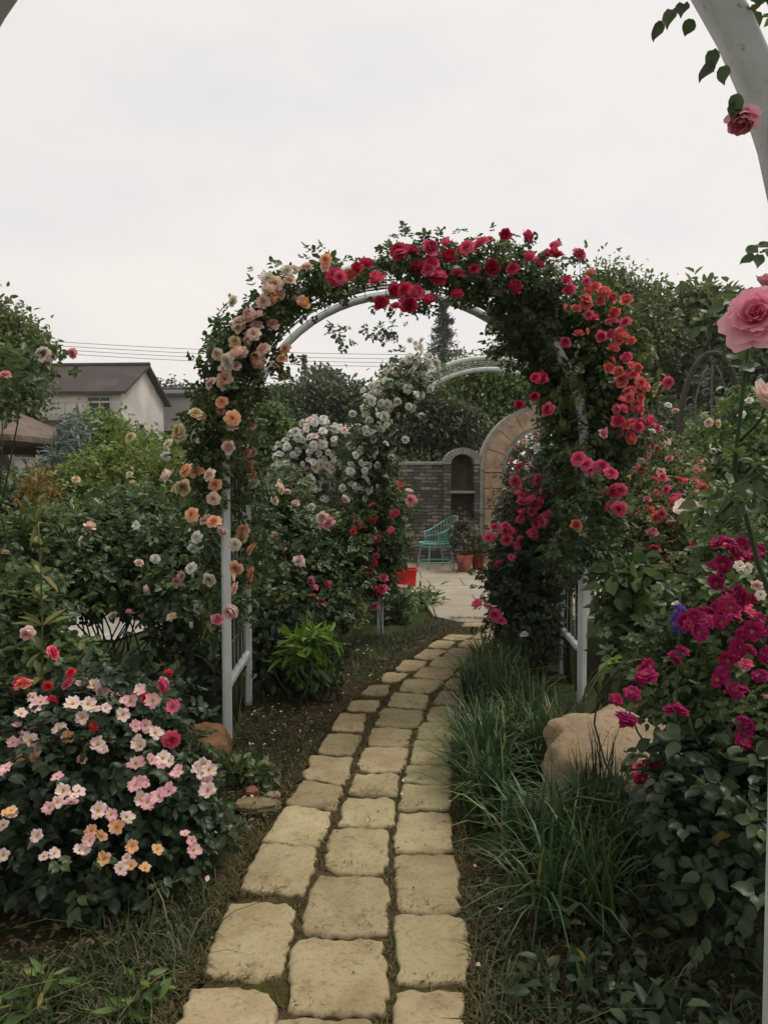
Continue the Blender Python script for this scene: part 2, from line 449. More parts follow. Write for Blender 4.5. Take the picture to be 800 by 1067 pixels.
def add_compound(mb, pos, axis, nrm, size, tint, m=0, five=True):
    axis = nrmz(axis); side = nrmz(np.cross(axis, nrm)); n = len(pos)
    lay = [(.52, 0, 1, 0), (.42, .04, .45, .9), (.42, -.04, .45, -.9)]
    if five: lay += [(.16, .03, .4, .95), (.16, -.03, .4, -.95)]
    for t, o, a, sd in lay:
        p = pos + axis * (size * t)[:, None] + side * (size * o)[:, None]
        ax = axis * a + side * sd + rng.normal(size=(n, 3)) * .12
        nn = nrm + rng.normal(size=(n, 3)) * .25
        L = size * rng.uniform(.40, .54, n)
        add_leaves(mb, p, ax, nn, L, L * rng.uniform(.60, .78, n), tint + rng.normal(size=n) * .06, m)

def sample_blobs(blobs, n, shell=.55):
    C = np.array([b[0] for b in blobs]); R = np.array([b[1] for b in blobs])
    w = np.array([(r[0] * r[1] * r[2]) ** (2 / 3) * (b[2] if len(b) > 2 else 1) for b, r in zip(blobs, R)])
    k = rng.choice(len(blobs), n, p=w / w.sum())
    d = rvec(n); r = rng.uniform(shell ** 3, 1, n) ** (1 / 3)
    return C[k] + d * r[:, None] * R[k], nrmz(d / R[k]), k

def foliage(mb, blobs, nclump, per, sigma, size, shell=.45, kind='compound', zmin=.03, up=.75, m=0, flat=1.0, jit=.18):
    c, o, _ = sample_blobs(blobs, nclump, shell)
    ct = rng.normal(.45, jit, nclump)
    pos = np.repeat(c, per, 0) + rng.normal(size=(nclump * per, 3)) * sigma * np.array([1, 1, flat])
    out = np.repeat(o, per, 0)
    n = len(pos)
    ax = out * .7 + rvec(n) * .9 + np.array([0, 0, -.15])
    nr = out * .5 + np.array([0, 0, up]) + rvec(n) * .55
    keep = pos[:, 2] > zmin
    pos, ax, nr = pos[keep], ax[keep], nr[keep]
    t = (np.repeat(ct, per) + rng.normal(size=n) * .16)[keep]
    s = size * rng.uniform(.6, 1.25, len(pos))
    if kind == 'compound': add_compound(mb, pos, ax, nr, s, t, m)
    elif kind == 'tri': add_compound(mb, pos, ax, nr, s, t, m, five=False)
    elif kind == 'narrow': add_leaves(mb, pos, ax, nr, s, s * .28, t, m)
    else: add_leaves(mb, pos, ax, nr, s, s * .6, t, m)
    return c, o

def curve(a, b, bow, n=7):
    a, b = np.asarray(a, float), np.asarray(b, float)
    t = np.linspace(0, 1, n)[:, None]
    return a * (1 - t) + b * t + np.asarray(bow) * (4 * t * (1 - t))

def pb(px, py, rx, ry, d, rd=None, w=1.0):
    """a foliage lobe: centre seen at a photo pixel at distance d, radii given in photo pixels at that distance"""
    k = d / FPX
    return (at(px, py, d), np.array([rx * k, (rd if rd is not None else rx * k), ry * k]), w)

# ------------------------------------------------------------------ blooms
def petal(mb, rot, r0, h, ph0, ph1, W, nu, nv, t0, t1, wav=.04, notch=0.0, m=0, zb=0.0):
    us = np.linspace(-1, 1, nu + 1); vs = np.linspace(0, 1, nv + 1)
    V, T = [], []
    h = h * random.uniform(.9, 1.1); pw = random.uniform(-.08, .08); phs = random.uniform(0, 6)
    for v in vs:
        w = W * ((.30 + .70 * math.sin(min(1, v / .62) * pi / 2)) if v < .62 else math.sqrt(max(.12, 1 - ((v - .62) / .44) ** 2)))
        for u in us:
            vv = v * (1 - .10 * abs(u) ** 2) - notch * v ** 3 * max(0, 1 - abs(u) * 2.2)
            R, Z = r0, zb
            for k in range(6):
                a = ph0 + (ph1 - ph0) * ((k + .5) / 6 * vv) + pw
                R += h * vv / 6 * math.sin(a); Z += h * vv / 6 * math.cos(a)
            Z += wav * math.sin(u * 3.5 + phs) * v * v; R += wav * .5 * math.cos(u * 4 + phs) * v
            th = rot + max(-1.7, min(1.7, u * w / max(R, .16)))
            V.append((R * math.cos(th), R * math.sin(th), Z)); T.append(t0 + (t1 - t0) * v)
    f = []; w = nu + 1
    for j in range(nv):
        for i in range(nu):
            f.append((j * w + i, j * w + i + 1, (j + 1) * w + i + 1, (j + 1) * w + i))
    mb.add(V, f, m, T)

def calyx(mb, m=2, stem=.6):
    mb.tube([(0, 0, -stem), (0, 0, -.16), (0, 0, -.05), (0, 0, .05)], [.035, .04, .12, .06], 6, m)
    for k in range(5):
        a = 2 * pi * k / 5
        mb.add([(0.05 * math.cos(a), .05 * math.sin(a), -.06), (.3 * math.cos(a - .25), .3 * math.sin(a - .25), -.08), (.55 * math.cos(a), .55 * math.sin(a), -.2), (.3 * math.cos(a + .25), .3 * math.sin(a + .25), -.08)], [(0, 1, 2, 3)], m)

def bloom_mb(kind, hi=False, seed=0):
    random.seed(seed)
    mb = MB(); nu, nv = (6, 6) if hi else (4, 4)
    if kind == 'double':
        rings = [(.02, .46, 0, 4, .28, 4), (.06, .50, 6, 14, .32, 5), (.09, .55, 14, 30, .36, 7), (.11, .62, 28, 50, .40, 8), (.12, .70, 44, 72, .44, 8), (.13, .80, 60, 92, .48, 8), (.13, .88, 78, 112, .50, 7)]
    elif kind == 'globe':
        rings = [(.02, .62, 4, 0, .30, 4), (.07, .66, 12, 6, .34, 5), (.12, .72, 30, 4, .40, 6), (.15, .80, 54, -6, .44, 6), (.16, .86, 80, -4, .48, 6), (.14, .80, 104, 50, .46, 5)]
    elif kind == 'pompon':
        rings = [(.03, .4, 6, 10, .26, 5), (.07, .52, 24, 44, .32, 7), (.09, .64, 48, 80, .38, 7), (.10, .78, 74, 108, .42, 7)]
    elif kind == 'bud':
        rings = [(.02, 1.5, 2, -3, .34, 3), (.10, 1.6, 8, -8, .5, 4), (.16, 1.5, 16, -4, .55, 4)]
    elif kind == 'cup':
        rings = [(.02, .80, 3, 4, .34, 3), (.08, .88, 10, 16, .42, 4), (.12, .98, 26, 22, .50, 5), (.14, 1.02, 44, 50, .56, 5)]
    elif kind == 'semi':
        rings = [(.06, .55, 44, 74, .34, 5), (.09, .80, 64, 86, .42, 7), (.10, .92, 82, 104, .46, 6)]
    else:
        rings = [(.07, .95, 66, 86, .50, 5)]
    nr = len(rings)
    for i, (r0, h, a, b, ha, n) in enumerate(rings):
        off = random.random() * 6
        for k in range(n):
            t = i / max(1, nr - 1)
            if kind in ('single', 'semi'): t0, t1 = 0.0, random.uniform(.7, 1)
            else:
                q = random.uniform(-.22, .22); t0, t1 = min(1, max(0, t - .3 + q)), max(0, min(1, t + .2 + q))
            petal(mb, off + 2 * pi * k / n + random.uniform(-.15, .15), r0, h, math.radians(a + random.uniform(-7, 7)), math.radians(b + random.uniform(-14, 14)),
                  ha * random.uniform(.9, 1.1), nu, nv, t0, t1, .09 if kind == 'single' else .05, random.uniform(.08, .26) if kind == 'single' else .03, 0, -.012 * i)
    V = np.concatenate(mb.V); rad = np.percentile(np.hypot(V[:, 0], V[:, 1]), 98)
    mb.V = [v / rad for v in mb.V]
    if kind in ('single', 'semi'):
        for k in range(30):
            a = random.uniform(0, 2 * pi); r = random.uniform(.03, .24); z = random.uniform(.10, .22)
            x, y = r * math.cos(a), r * math.sin(a); q = .03
            mb.add([(x * .4, y * .4, .03), (x + q, y, z), (x, y + q, z + .03), (x - q, y - q, z)], [(0, 1, 2, 3)], 1)
    calyx(mb)
    return mb

BLOOM = {}
def bloom_mesh(shape, colour, hi=False, var=0):
    key = (shape, colour, hi, var)
    if key not in BLOOM:
        BLOOM[key] = bloom_mb(shape, hi, 17 * var + len(shape)).mesh(shape + '_' + colour + '_rose', [PET[colour], M['stamen'], M['calyx']])
    return BLOOM[key]

def quat_to(d, spin):
    q = Vector(d).to_track_quat('Z', 'Y')
    from mathutils import Quaternion
    return q @ Quaternion((0, 0, 1), spin)

def bloom(root, p, r, shape, colour, face, hi=False, name='rose_bloom', stems=None, into=None):
    o = link(name, bloom_mesh(shape, colour, hi, int(rng.integers(0, 3))), root)
    o.location = Vector(p) - root.location
    o.rotation_mode = 'QUATERNION'; o.rotation_quaternion = quat_to(nrmz(face), float(rng.uniform(0, 6.28)))
    o.scale = (r * rng.uniform(.92, 1.08),) * 3
    return o

def merged_blooms(root, pts, r, shape, colour, faces):
    """many tiny blooms beyond the hundred that are parts of their own"""
    src = bloom_mesh(shape, colour); n = len(src.vertices)
    co = np.empty(n * 3); src.vertices.foreach_get('co', co); co = co.reshape(-1, 3)
    tn = np.empty(n); src.attributes['tint'].data.foreach_get('value', tn)
    F = {}
    for p_ in src.polygons: F.setdefault((len(p_.vertices), p_.material_index), []).append(tuple(p_.vertices))
    mb = MB()
    for q, f in zip(pts, faces):
        R = np.array(quat_to(nrmz(f), float(rng.uniform(0, 6.28))).to_matrix())
        n0 = mb.n; first = True; V = (co * r * rng.uniform(.7, 1.2)) @ R.T + q
        for (k, mi), fl in F.items():
            if first: mb.add(V, fl, mi, tn); first = False
            else: mb.F.append(np.array(fl) + n0); mb.M.append(np.full(len(fl), mi))
    o = part('rose_blooms', mb, [PET[colour], M['stamen'], M['calyx']], root); o['kind'] = 'stuff'

def face_dir(p, centre=None, cam=.5, up=.45, rnd=.75):
    v = rvec(1)[0] * rnd + np.array([0, 0, up])
    v = v + nrmz(np.array([0, 0, CAMZ]) - p) * cam
    if centre is not None: v = v + nrmz(p - centre) * .7
    return v

def sprays(root, L, dfun, leaf, size=.07, n=1, cond=None):
    """leaves on the flowering shoots behind the blooms"""
    mb = MB(); B = [pb(x, y + 4, 8, 7, dfun(x, y) + .05, .05) for x, y, *_ in L if cond is None or cond(x, y)]
    foliage(mb, B, len(B) * 2, 3, .03, size, .1); part('shoot_leaves', mb, M[leaf], root)

def bloom_px(root, lst, dfun, shape, r, centre=None, jd=.05, hi=False, cam=.42, maxn=100):
    """lst: (photo x, photo y, colour[, radius in photo px])"""
    for e in lst[:maxn]:
        px, py, c = e[:3]
        d = (dfun(px, py) if callable(dfun) else dfun) + float(rng.normal()) * jd
        p = at(px, py, d)
        rr = e[3] * d / FPX if len(e) > 3 else r * rng.uniform(.85, 1.15)
        sh = e[4] if len(e) > 4 else (shape if isinstance(shape, str) else shape[int(rng.integers(len(shape)))])
        bloom(root, p, rr, sh, c, face_dir(p, centre, cam), hi)
        if len(root.children) < 99 and py > 310 and rng.random() < .16:
            bloom(root, p + np.array([rng.normal() * rr, .06, rng.normal() * rr * .8]), rr * .34, 'bud', c, rvec(1)[0] * .5 + np.array([0, 0, .9]), hi, 'rose_bud')

def Z3(lst, x0, y0, k):
    return [(x0 + e[0] * k, y0 + e[1] * k) + tuple(e[2:]) for e in lst]

def canes(mb, base, targets, r=.008, bow=.15, spread=.12, m=0):
    for t in targets:
        b = np.asarray(base) + np.array([rng.normal() * spread, rng.normal() * spread, 0])
        b[2] = -.02
        mb.tube(curve(b, t, np.array([rng.normal() * bow, rng.normal() * bow, .12])), np.linspace(r, r * .4, 7), 5, m)

def bush(name, label, cat, base, blobs, nclump, per=5, sigma=.06, size=.10, leaf='leaf', shell=.4, kind='compound', ncane=14, group=None, cane_r=.008, bow=.12, **kw):
    global HI
    root = thing(name, label, cat, base, group); HI = base[1] < 3.6
    mb = MB(); c, o = foliage(mb, blobs, nclump, per, sigma, size, shell, kind, **kw)
    part('foliage', mb, M[leaf], root); HI = False
    sb = MB(); canes(sb, base, c[rng.choice(len(c), min(ncane, len(c)), replace=False)], cane_r, bow, min(.12, bow * 2))
    part('stems', sb, M['cane'], root)
    root_c[root.name] = c, o
    return root
root_c = {}

# ------------------------------------------------------------------ ground, path, patio
def grid_sheet(x0, x1, y0, y1, nx, ny, zf):
    xs, ys = np.linspace(x0, x1, nx), np.linspace(y0, y1, ny)
    V = np.array([(x, y, zf(x, y)) for y in ys for x in xs])
    f = [(j * nx + i, j * nx + i + 1, (j + 1) * nx + i + 1, (j + 1) * nx + i) for j in range(ny - 1) for i in range(nx - 1)]
    return V, f

def zground(x, y):
    if abs(x) > 7 or y > 14 or y < -1: return 0.0
    k = min(1, (7 - abs(x)) / 2)
    return k * (.025 * noise.noise((x * 1.7, y * 1.7, 3)) + .012 * noise.noise((x * 6, y * 6, 9)) - .02)
V, F = grid_sheet(-8, 8, -2, 15, 150, 160, zground)
mb = MB(); mb.add(V, F)
xs = [-400, -8, 8, 400]; ys = [-300, -2, 15, 600]
for i in range(3):
    for j in range(3):
        if i == 1 and j == 1: continue
        mb.add([(xs[i], ys[j], 0), (xs[i + 1], ys[j], 0), (xs[i + 1], ys[j + 1], 0), (xs[i], ys[j + 1], 0)], [(0, 1, 2, 3)])
struct('ground', mb, M['soil'], True)

STONES = {
 'left': [[(200,1030),(284,1031),(286,1110),(160,1115)],[(240,940),(307,942),(294,1018),(214,1014)],[(274,878),(329,884),(316,933),(249,926)],[(297,838),(346,845),(332,881),(275,875)],
  [(316,813),(358,820),(349,843),(298,836)],[(324,787),(367,789),(359,817),(316,811)],[(342,764),(378,765),(367,786),(331,783)],[(355,743),(381,743),(378,761),(345,759)],
  [(367,730),(396,729),(391,741),(362,739)],[(384,715),(406,713),(402,725),(375,723)],[(402,700),(426,701),(414,711),(396,709)],[(420,688),(446,689),(432,699),(412,697)],
  [(443,676),(466,677),(450,687),(430,685)],[(455,667),(474,668),(467,675),(445,674)],[(470,661),(494,662),(480,667),(459,666)]],
 'middle': [[(288,1060),(388,1062),(400,1110),(280,1110)],[(308,980),(402,978),(400,1056),(300,1052)],[(330,912),(402,914),(403,972),(312,972)],[(346,863),(404,865),(402,909),(338,906)],
  [(362,831),(412,833),(409,861),(352,859)],[(370,805),(415,806),(413,829),(363,827)],[(380,779),(426,779),(418,803),(372,802)],[(388,758),(430,759),(426,777),(382,776)],
  [(399,737),(441,740),(435,757),(391,755)],[(411,721),(446,724),(443,738),(402,735)],[(423,707),(463,709),(449,722),(415,719)],[(441,695),(475,698),(465,708),(430,705)],
  [(454,684),(489,686),(477,697),(447,694)],[(471,675),(504,677),(492,685),(461,683)],[(484,666),(517,668),(507,676),(476,674)],[(498,659),(526,661),(519,667),(491,665)],[(510,653),(531,655),(526,660),(502,658)],[(486,648),(511,649),(506,653),(480,652)]],
 'right': [[(412,1034),(482,1032),(482,1110),(408,1110)],[(412,954),(484,954),(487,1024),(413,1022)],[(410,892),(474,890),(480,947),(415,948)],[(416,847),(468,846),(472,885),(411,887)],
  [(420,817),(469,818),(468,843),(415,842)],[(424,797),(469,799),(470,816),(420,815)],[(432,771),(468,773),(468,796),(427,795)],[(440,752),(474,753),(470,772),(433,770)],
  [(448,736),(481,736),(475,751),(444,750)],[(459,720),(490,720),(483,734),(452,733)],[(469,706),(499,707),(492,718),(462,717)],[(483,694),(513,696),(502,705),(474,703)],
  [(496,685),(522,687),(514,694),(486,692)],[(508,677),(530,679),(524,685),(500,683)],[(518,670),(536,671),(531,677),(511,675)]],
}
ORD = 'nearest second third fourth fifth sixth seventh eighth ninth tenth eleventh twelfth thirteenth fourteenth fifteenth sixteenth seventeenth eighteenth'.split()

def slab(quad, seed):
    random.seed(seed)
    q = [gnd(x, y, .028) for x, y in quad]      # TL TR BR BL
    cen = sum(q) / 4
    q = [cen + (a - cen) * 1.075 for a in q]
    n = 21; us = np.linspace(-1, 1, n)
    def warp(a): return np.sign(a) * (1 - (1 - abs(a)) ** 1.35)
    V = np.zeros((n, n, 3)); T = np.zeros((n, n))
    size = np.linalg.norm(q[1] - q[0])
    for j, b in enumerate(us):
        for i, a in enumerate(us):
            A, B = warp(a), warp(b)
            # rounded-square mapping
            k = 1 - .085 * (abs(A * B) ** 3)
            A2, B2 = A * k, B * k
            s, t = (A2 + 1) / 2, (B2 + 1) / 2
            p = q[0] * (1 - s) * (1 - t) + q[1] * s * (1 - t) + q[2] * s * t + q[3] * (1 - s) * t
            e = max(abs(A), abs(B))
            w = (p - cen); wl = w / max(1e-6, np.linalg.norm(w))
            jit = .018 * noise.noise((p[0] * 10, p[1] * 10, seed * 1.7)) + .016 * noise.noise((p[0] * 34, p[1] * 34, seed)) - .05 * max(0, noise.noise((p[0] * 14, p[1] * 14, seed + 21)) - .28)
            p = p + wl * jit * e ** 3 * min(1, size / .25)
            edge = max(0, (e - .90) / .10)
            z = .030 - .009 * edge ** 2 - .012 * max(0, noise.noise((p[0] * 13, p[1] * 13, seed + 9)) - .12) * max(0, (e - .6) / .4) + .006 * noise.noise((p[0] * 5, p[1] * 5, 2 + seed)) + .003 * noise.noise((p[0] * 22, p[1] * 22, 5))
            V[j, i] = (p[0], p[1], z + (-.0 if e < 1 else -.004)); T[j, i] = 1 - max(0, (e - .62) / .38) ** 2
    mb = MB()
    f = [(j * n + i, (j + 1) * n + i, (j + 1) * n + i + 1, j * n + i + 1) for j in range(n - 1) for i in range(n - 1)]
    mb.add(V.reshape(-1, 3), f, 0, T.ravel())
    # skirt down into the bed
    ring = [V[0, i] for i in range(n)] + [V[j, n - 1] for j in range(1, n)] + [V[n - 1, i] for i in range(n - 2, -1, -1)] + [V[j, 0] for j in range(n - 2, 0, -1)]
    ring = np.array(ring); low = ring.copy(); low[:, 2] = -.045
    low[:, :2] = cen[:2] + (low[:, :2] - cen[:2]) * 1.0
    m = len(ring); vv = np.concatenate([ring, low])
    mb.add(vv, [((i + 1) % m, i, m + i, m + (i + 1) % m) for i in range(m)], 0, np.zeros(2 * m))
    return mb, cen

allq = []
for col, lst in STONES.items():
    for i, qd in enumerate(lst):
        mb, cen = slab(qd, len(allq) + 3)
        base = np.array([cen[0], cen[1], 0])
        o = link('paving_slab', mb.mesh('paving_slab', M['slab'], base), None, base)
        pos = ORD[i] if i == 0 else ORD[i]
        setp(o, f'buff stone slab of the garden path, {pos} from the front in the {col} column' if i else f'buff stone slab of the garden path, front end of the {col} column', 'paving slab', 'stone slabs of the curving garden path', 'thing')
        allq.append([gnd(x, y, .0) for x, y in qd])

# path bed, following the stones
Ls, Rs = STONES['left'], STONES['right']
edgeL = [(150, 1130)] + [l[3] for l in Ls] + [(470, 655), (476, 645)]
edgeR = [(500, 1130)] + [r[2] for r in Rs] + [(545, 668), (552, 645)]
edgeL = np.array([gnd(x - 10 * (y - 497) / 400, y) for x, y in edgeL]); edgeR = np.array([gnd(x + 7 * (y - 497) / 400, y) for x, y in edgeR])
def resample(P, n):
    d = np.concatenate([[0], np.cumsum(np.linalg.norm(np.diff(P, axis=0), axis=1))]); t = np.linspace(0, d[-1], n)
    return np.stack([np.interp(t, d, P[:, k]) for k in range(3)], 1)
eL, eR = resample(edgeL, 60), resample(edgeR, 60)
mb = MB(); K = 14; V = []
for a, b in zip(eL, eR):
    for k in range(K):
        t = k / (K - 1); pnt = a * (1 - t) + b * t
        pnt = pnt + np.array([.05 * noise.noise((pnt[0] * 4, pnt[1] * 4, 1)), 0, 0]) * (1 if k in (0, K - 1) else 0)
        V.append((pnt[0], pnt[1], (.014 + .007 * noise.noise((pnt[0] * 9, pnt[1] * 9, 4))) if 0 < k < K - 1 else -.03))
mb.add(V, [(j * K + i, j * K + i + 1, (j + 1) * K + i + 1, (j + 1) * K + i) for j in range(59) for i in range(K - 1)])
struct('path', mb, M['bed'], True)

pat = [gnd(452, 644), gnd(478, 650), gnd(552, 650), gnd(640, 645), foot(720, 13.6), foot(330, 13.6), foot(330, 11.0), gnd(415, 612), gnd(440, 625)]
mb = MB(); mb.add([(p[0], p[1], .022) for p in pat] + [(p[0], p[1], -.05) for p in pat], [(i, (i + 1) % 9, 9 + (i + 1) % 9, 9 + i)[::-1] for i in range(9)])
mb.F.append(np.array([list(range(8, -1, -1))])); mb.M.append(np.array([0]))
o = struct('patio', mb, M['patio'])
# joint lines sawn into the patio are shallow dark strips
yd = [gnd(-120, 660), gnd(120, 668), gnd(205, 640), foot(190, 11.5), foot(-140, 11.5)]
mb = MB(); mb.add([(p[0], p[1], .012) for p in yd], [(0, 1, 2, 3, 4)])
struct('courtyard_pavement', mb, M['paleyard'])

# ------------------------------------------------------------------ metal rose arches
def arch_geo(FL, FR, RL, RR, spring, rise):
    FL, FR, RL, RR = [np.array([*p[:2], 0.0]) for p in (FL, FR, RL, RR)]
    def hoop(a, b, n=33):
        t = np.linspace(0, pi, n); c = (a + b) / 2; h = (b - a) / 2
        return np.array([c - h * math.cos(x) + np.array([0, 0, spring + rise * math.sin(x)]) for x in t])
    def pt(s, f):
        """s: 0 = left foot, .25 = left spring, .5 apex, .75 right spring, 1 right foot; f 0 front .. 1 rear"""
        a = FL * (1 - f) + RL * f; b = FR * (1 - f) + RR * f
        c, h = (a + b) / 2, (b - a) / 2; hu = nrmz(h)
        if s < .25: return a + np.array([0, 0, spring * s / .25]), -hu
        if s > .75: return b + np.array([0, 0, spring * (1 - s) / .25]), hu
        x = (s - .25) / .5 * pi
        return c - h * math.cos(x) + np.array([0, 0, spring + rise * math.sin(x)]), nrmz(-hu * math.cos(x) + np.array([0, 0, math.sin(x)]))
    return FL, FR, RL, RR, hoop, pt

def build_arch(label, FL, FR, RL, RR, spring, rise, w=.058, wires=True, collar=False):
    FL, FR, RL, RR, hoop, pt = arch_geo(FL, FR, RL, RR, spring, rise)
    root = thing('garden_arch', label, 'garden arch', (FL + FR + RL + RR) / 4, 'white metal rose arches over the path')
    ux = nrmz(FR - FL); 
    for p in (FL, RL, FR, RR):
        ps = part('post', MB().tube([p + [0, 0, -.1], p + [0, 0, spring - .001]], 1, rect=(w, w * .8), up=ux), M['paint'], root, False)
        if collar:
            part('collar', MB().tube([p + [0, 0, .30], p + [0, 0, .36]], 1, rect=(w + .006, w * .8 + .006), up=ux), M['pot_dark'], root, False, sub=ps)
    for a, b in ((FL, FR), (RL, RR)):
        P = hoop(a, b)
        part('hoop', MB().tube(P, 1, rect=(w * .8, w), up=nrmz(np.cross(ux, [0, 0, 1]))), M['paint'], root)
    rz = MB()
    for a, b in ((FL, RL), (FR, RR)):
        dirv = nrmz(b - a)
        for z in (.33, spring):
            part('rail', MB().tube([a + dirv * w * .45 + [0, 0, z], b - dirv * w * .45 + [0, 0, z]], 1, rect=(w * .7, w * .7), up=[0, 0, 1]), M['paint'], root, False)
    if wires:
        mb = MB()
        for f in np.linspace(.14, .86, 5):
            mb.tube([pt(s, f)[0] for s in np.linspace(.05, .95, 70)], .0028, 4)
        for s in np.linspace(.08, .92, 42):
            mb.tube([pt(s, 0)[0], pt(s, 1)[0]], .0028, 4)
        part('wire_mesh', mb, M['wire'], root)
    return root, pt

A1, pt1 = build_arch('white metal arch in the middle, wreathed in peach and crimson roses', (-.875, 4.24), (1.326, 5.10), (-.905, 5.06), (1.37, 5.90), 1.70, 1.08)
A2, pt2 = build_arch('smaller looking white arch farther along the path under white roses', (-.036, 7.30), (2.2, 8.1), (.06, 8.1), (2.36, 8.9), 1.66, 1.02)
A0, pt0 = build_arch('nearest white arch, only its right hoop and post at the photo edge', (-1.10, 1.74), (.695, 1.30), (-1.30, .95), (.495, .50), 1.75, 1.06, w=.066, wires=False, collar=True)

def d1(px, f=0):
    k = (px - 400) / 800.0
    a = np.array([-.875, 4.24]) * (1 - f) + np.array([-.905, 5.06]) * f; b = np.array([1.326, 5.1]) * (1 - f) + np.array([1.37, 5.9]) * f
    s = (k * a[1] - a[0]) / ((b - a)[0] - k * (b - a)[1])
    return a[1] + s * (b - a)[1]

def arch_blobs(pt, s0, s1, n, rad, out=.06, f=(-.05, 1.0), jit=.06, w=1.0):
    B = []
    for s in np.linspace(s0, s1, n):
        for _ in range(2):
            c, o = pt(s + rng.normal() * .008, rng.uniform(*f))
            r = rad * rng.uniform(.7, 1.25)
            B.append((c + o * out + rng.normal(size=3) * jit, np.array([r, r, r]), w))
    return B

def climber(label, base, blobs, nclump, leaf, pt, s0, s1, per=5, size=.10, sigma=.05, group='climbing roses on the white arches', **kw):
    root = thing('climbing_rose', label, 'climbing rose', base, group)
    mb = MB(); c, o = foliage(mb, blobs, nclump, per, sigma, size, .3, **kw)
    part('foliage', mb, M[leaf], root)
    sb = MB()
    for k in range(4):
        f = rng.uniform(.1, .9); S = np.linspace(s0, s1, 26)
        P = np.array([pt(s, f + .1 * math.sin(s * 9 + k))[0] + pt(s, f)[1] * .03 for s in S])
        P[0][2] = -.02
        sb.tube(P, np.linspace(.014, .005, 26), 5)
    part('canes', sb, M['cane'], root)
    root_c[root.name] = c, o
    return root

# ---- peach rose, left half of the middle arch
bl = arch_blobs(pt1, .20, .335, 16, .085, .06, (-.25, .25), .04) + arch_blobs(pt1, .335, .42, 10, .062, .0, (-.22, .15), .03, 1.0)
bl += [pb(240, 470, 26, 60, 4.5, .3), pb(225, 560, 22, 40, 4.5, .25), pb(262, 520, 16, 60, 4.9, .2), pb(235, 620, 22, 40, 4.5, .25), pb(255, 600, 18, 40, 4.9, .2)]
r = climber('peach and apricot climbing rose over the left half of the middle arch', (-1.0, 4.6, 0), bl, 430, 'leaf', pt1, 0, .47, size=.08, sigma=.04)
L = Z3([(455,145,'orange'),(400,165,'dusty'),(360,172,'dusty'),(305,215,'dusty'),(350,205,'dusty'),(290,240,'dusty'),(270,268,'dusty'),(300,268,'orange'),(390,277,'orange'),(297,337,'peach'),(258,312,'blush'),(230,310,'blush'),(197,330,'dusty'),(185,388,'yellow'),(228,395,'peach'),(270,410,'blush'),(195,425,'peach'),(133,425,'dusty'),(335,410,'orange'),(325,440,'orange'),(155,470,'dusty'),(113,512,'blush'),(155,500,'peach'),(185,460,'blush'),(247,492,'orange'),(248,535,'orange'),(145,568,'orange'),(225,590,'orange'),(68,600,'yellow'),(175,637,'peach'),(232,638,'orange'),(20,655,'yellow'),(168,705,'orange'),(222,722,'orange'),(232,757,'orange'),(240,788,'orange'),(40,772,'orange'),(72,777,'orange'),(110,785,'dusty'),(30,822,'yellow'),(530,190,'coral'),(100,918,'blush'),(150,950,'blush'),(210,948,'orange'),(240,365,'dusty'),(258,455,'peach'),(205,420,'blush'),(170,440,'dusty'),(320,250,'dusty')], 180, 220, .35)
L += [(245, 613, 'peach'), (241, 637, 'blush'), (226, 646, 'pink'), (218, 604, 'cream'), (246, 592, 'orange'), (262, 572, 'orange'), (199, 592, 'white'), (252, 560, 'yellow'), (262, 598, 'orange'), (205, 560, 'white')]
L += [(x + rng.normal() * 10, y + rng.normal() * 10, ('peach', 'orange', 'blush', 'cream')[int(rng.integers(4))]) for x, y, *_ in L[:46] if rng.random() < .8]
sprays(r, L, lambda px, py: d1(px) - .25, 'leaf', cond=lambda x, y: y < 460)
bloom_px(r, L, lambda px, py: d1(px) - .30 + (.35 if px > 250 and py > 380 else 0), ('double', 'globe', 'double'), .038, at(400, 470, 4.8), .06)

# ---- crimson rose across the crown
bl = arch_blobs(pt1, .41, .49, 10, .055, -.03, (-.22, .3), .025, .7) + arch_blobs(pt1, .49, .64, 17, .085, .02, (-.22, .35), .03) + [pb(520, 270, 30, 11, 4.75, .2), pb(560, 292, 30, 18, 4.8, .2), pb(385, 343, 36, 7, 5.5, .08, .6), pb(340, 352, 22, 6, 5.4, .08, .5)]
r = climber('crimson climbing rose massed over the crown of the middle arch', (1.42, 5.5, 0), bl, 330, 'leaf', pt1, 1, .42, size=.07, sigma=.03)
L = Z3([(497,197),(550,172),(607,205),(675,122),(712,120),(690,232),(620,275),(663,283),(765,112),(730,165),(770,155),(790,195),(725,245),(760,265)], 180, 220, .35)
L += Z3([(42,115),(78,112),(128,103),(175,90),(95,152),(132,145),(180,127),(237,113),(155,183),(60,215),(90,230),(125,248),(203,235),(250,160),(298,158),(290,85),(337,67),(397,70),(358,160),(360,212),(405,132),(450,123),(482,122),(475,100),(458,162),(542,120),(270,88),(230,100)], 400, 220, .375)
L += [(x + rng.uniform(-30, 30), y + rng.uniform(-4, 10)) for x, y in L if rng.random() < .3]
L = [(x, y, 'crimson' if rng.random() < .72 else 'rosepink') for x, y in L]
sprays(r, L, lambda px, py: d1(px) - .25, 'leaf', .06)
bloom_px(r, L, lambda px, py: d1(px) - .30, ('double', 'globe'), .046, at(440, 420, 5.0), .06)
S = MB()
for x, y, c in L:
    if y < 270 and x > 420:
        q = at(x, y, d1(x) - .05); b, _o = pt1(.36 + (x - 330) / 620.0, .3)
        S.tube(curve(b, q - np.array([0, 0, .02]), rng.normal(size=3) * .03), np.linspace(.004, .002, 7), 4)
part('flower_stalks', S, M['calyx'], r)

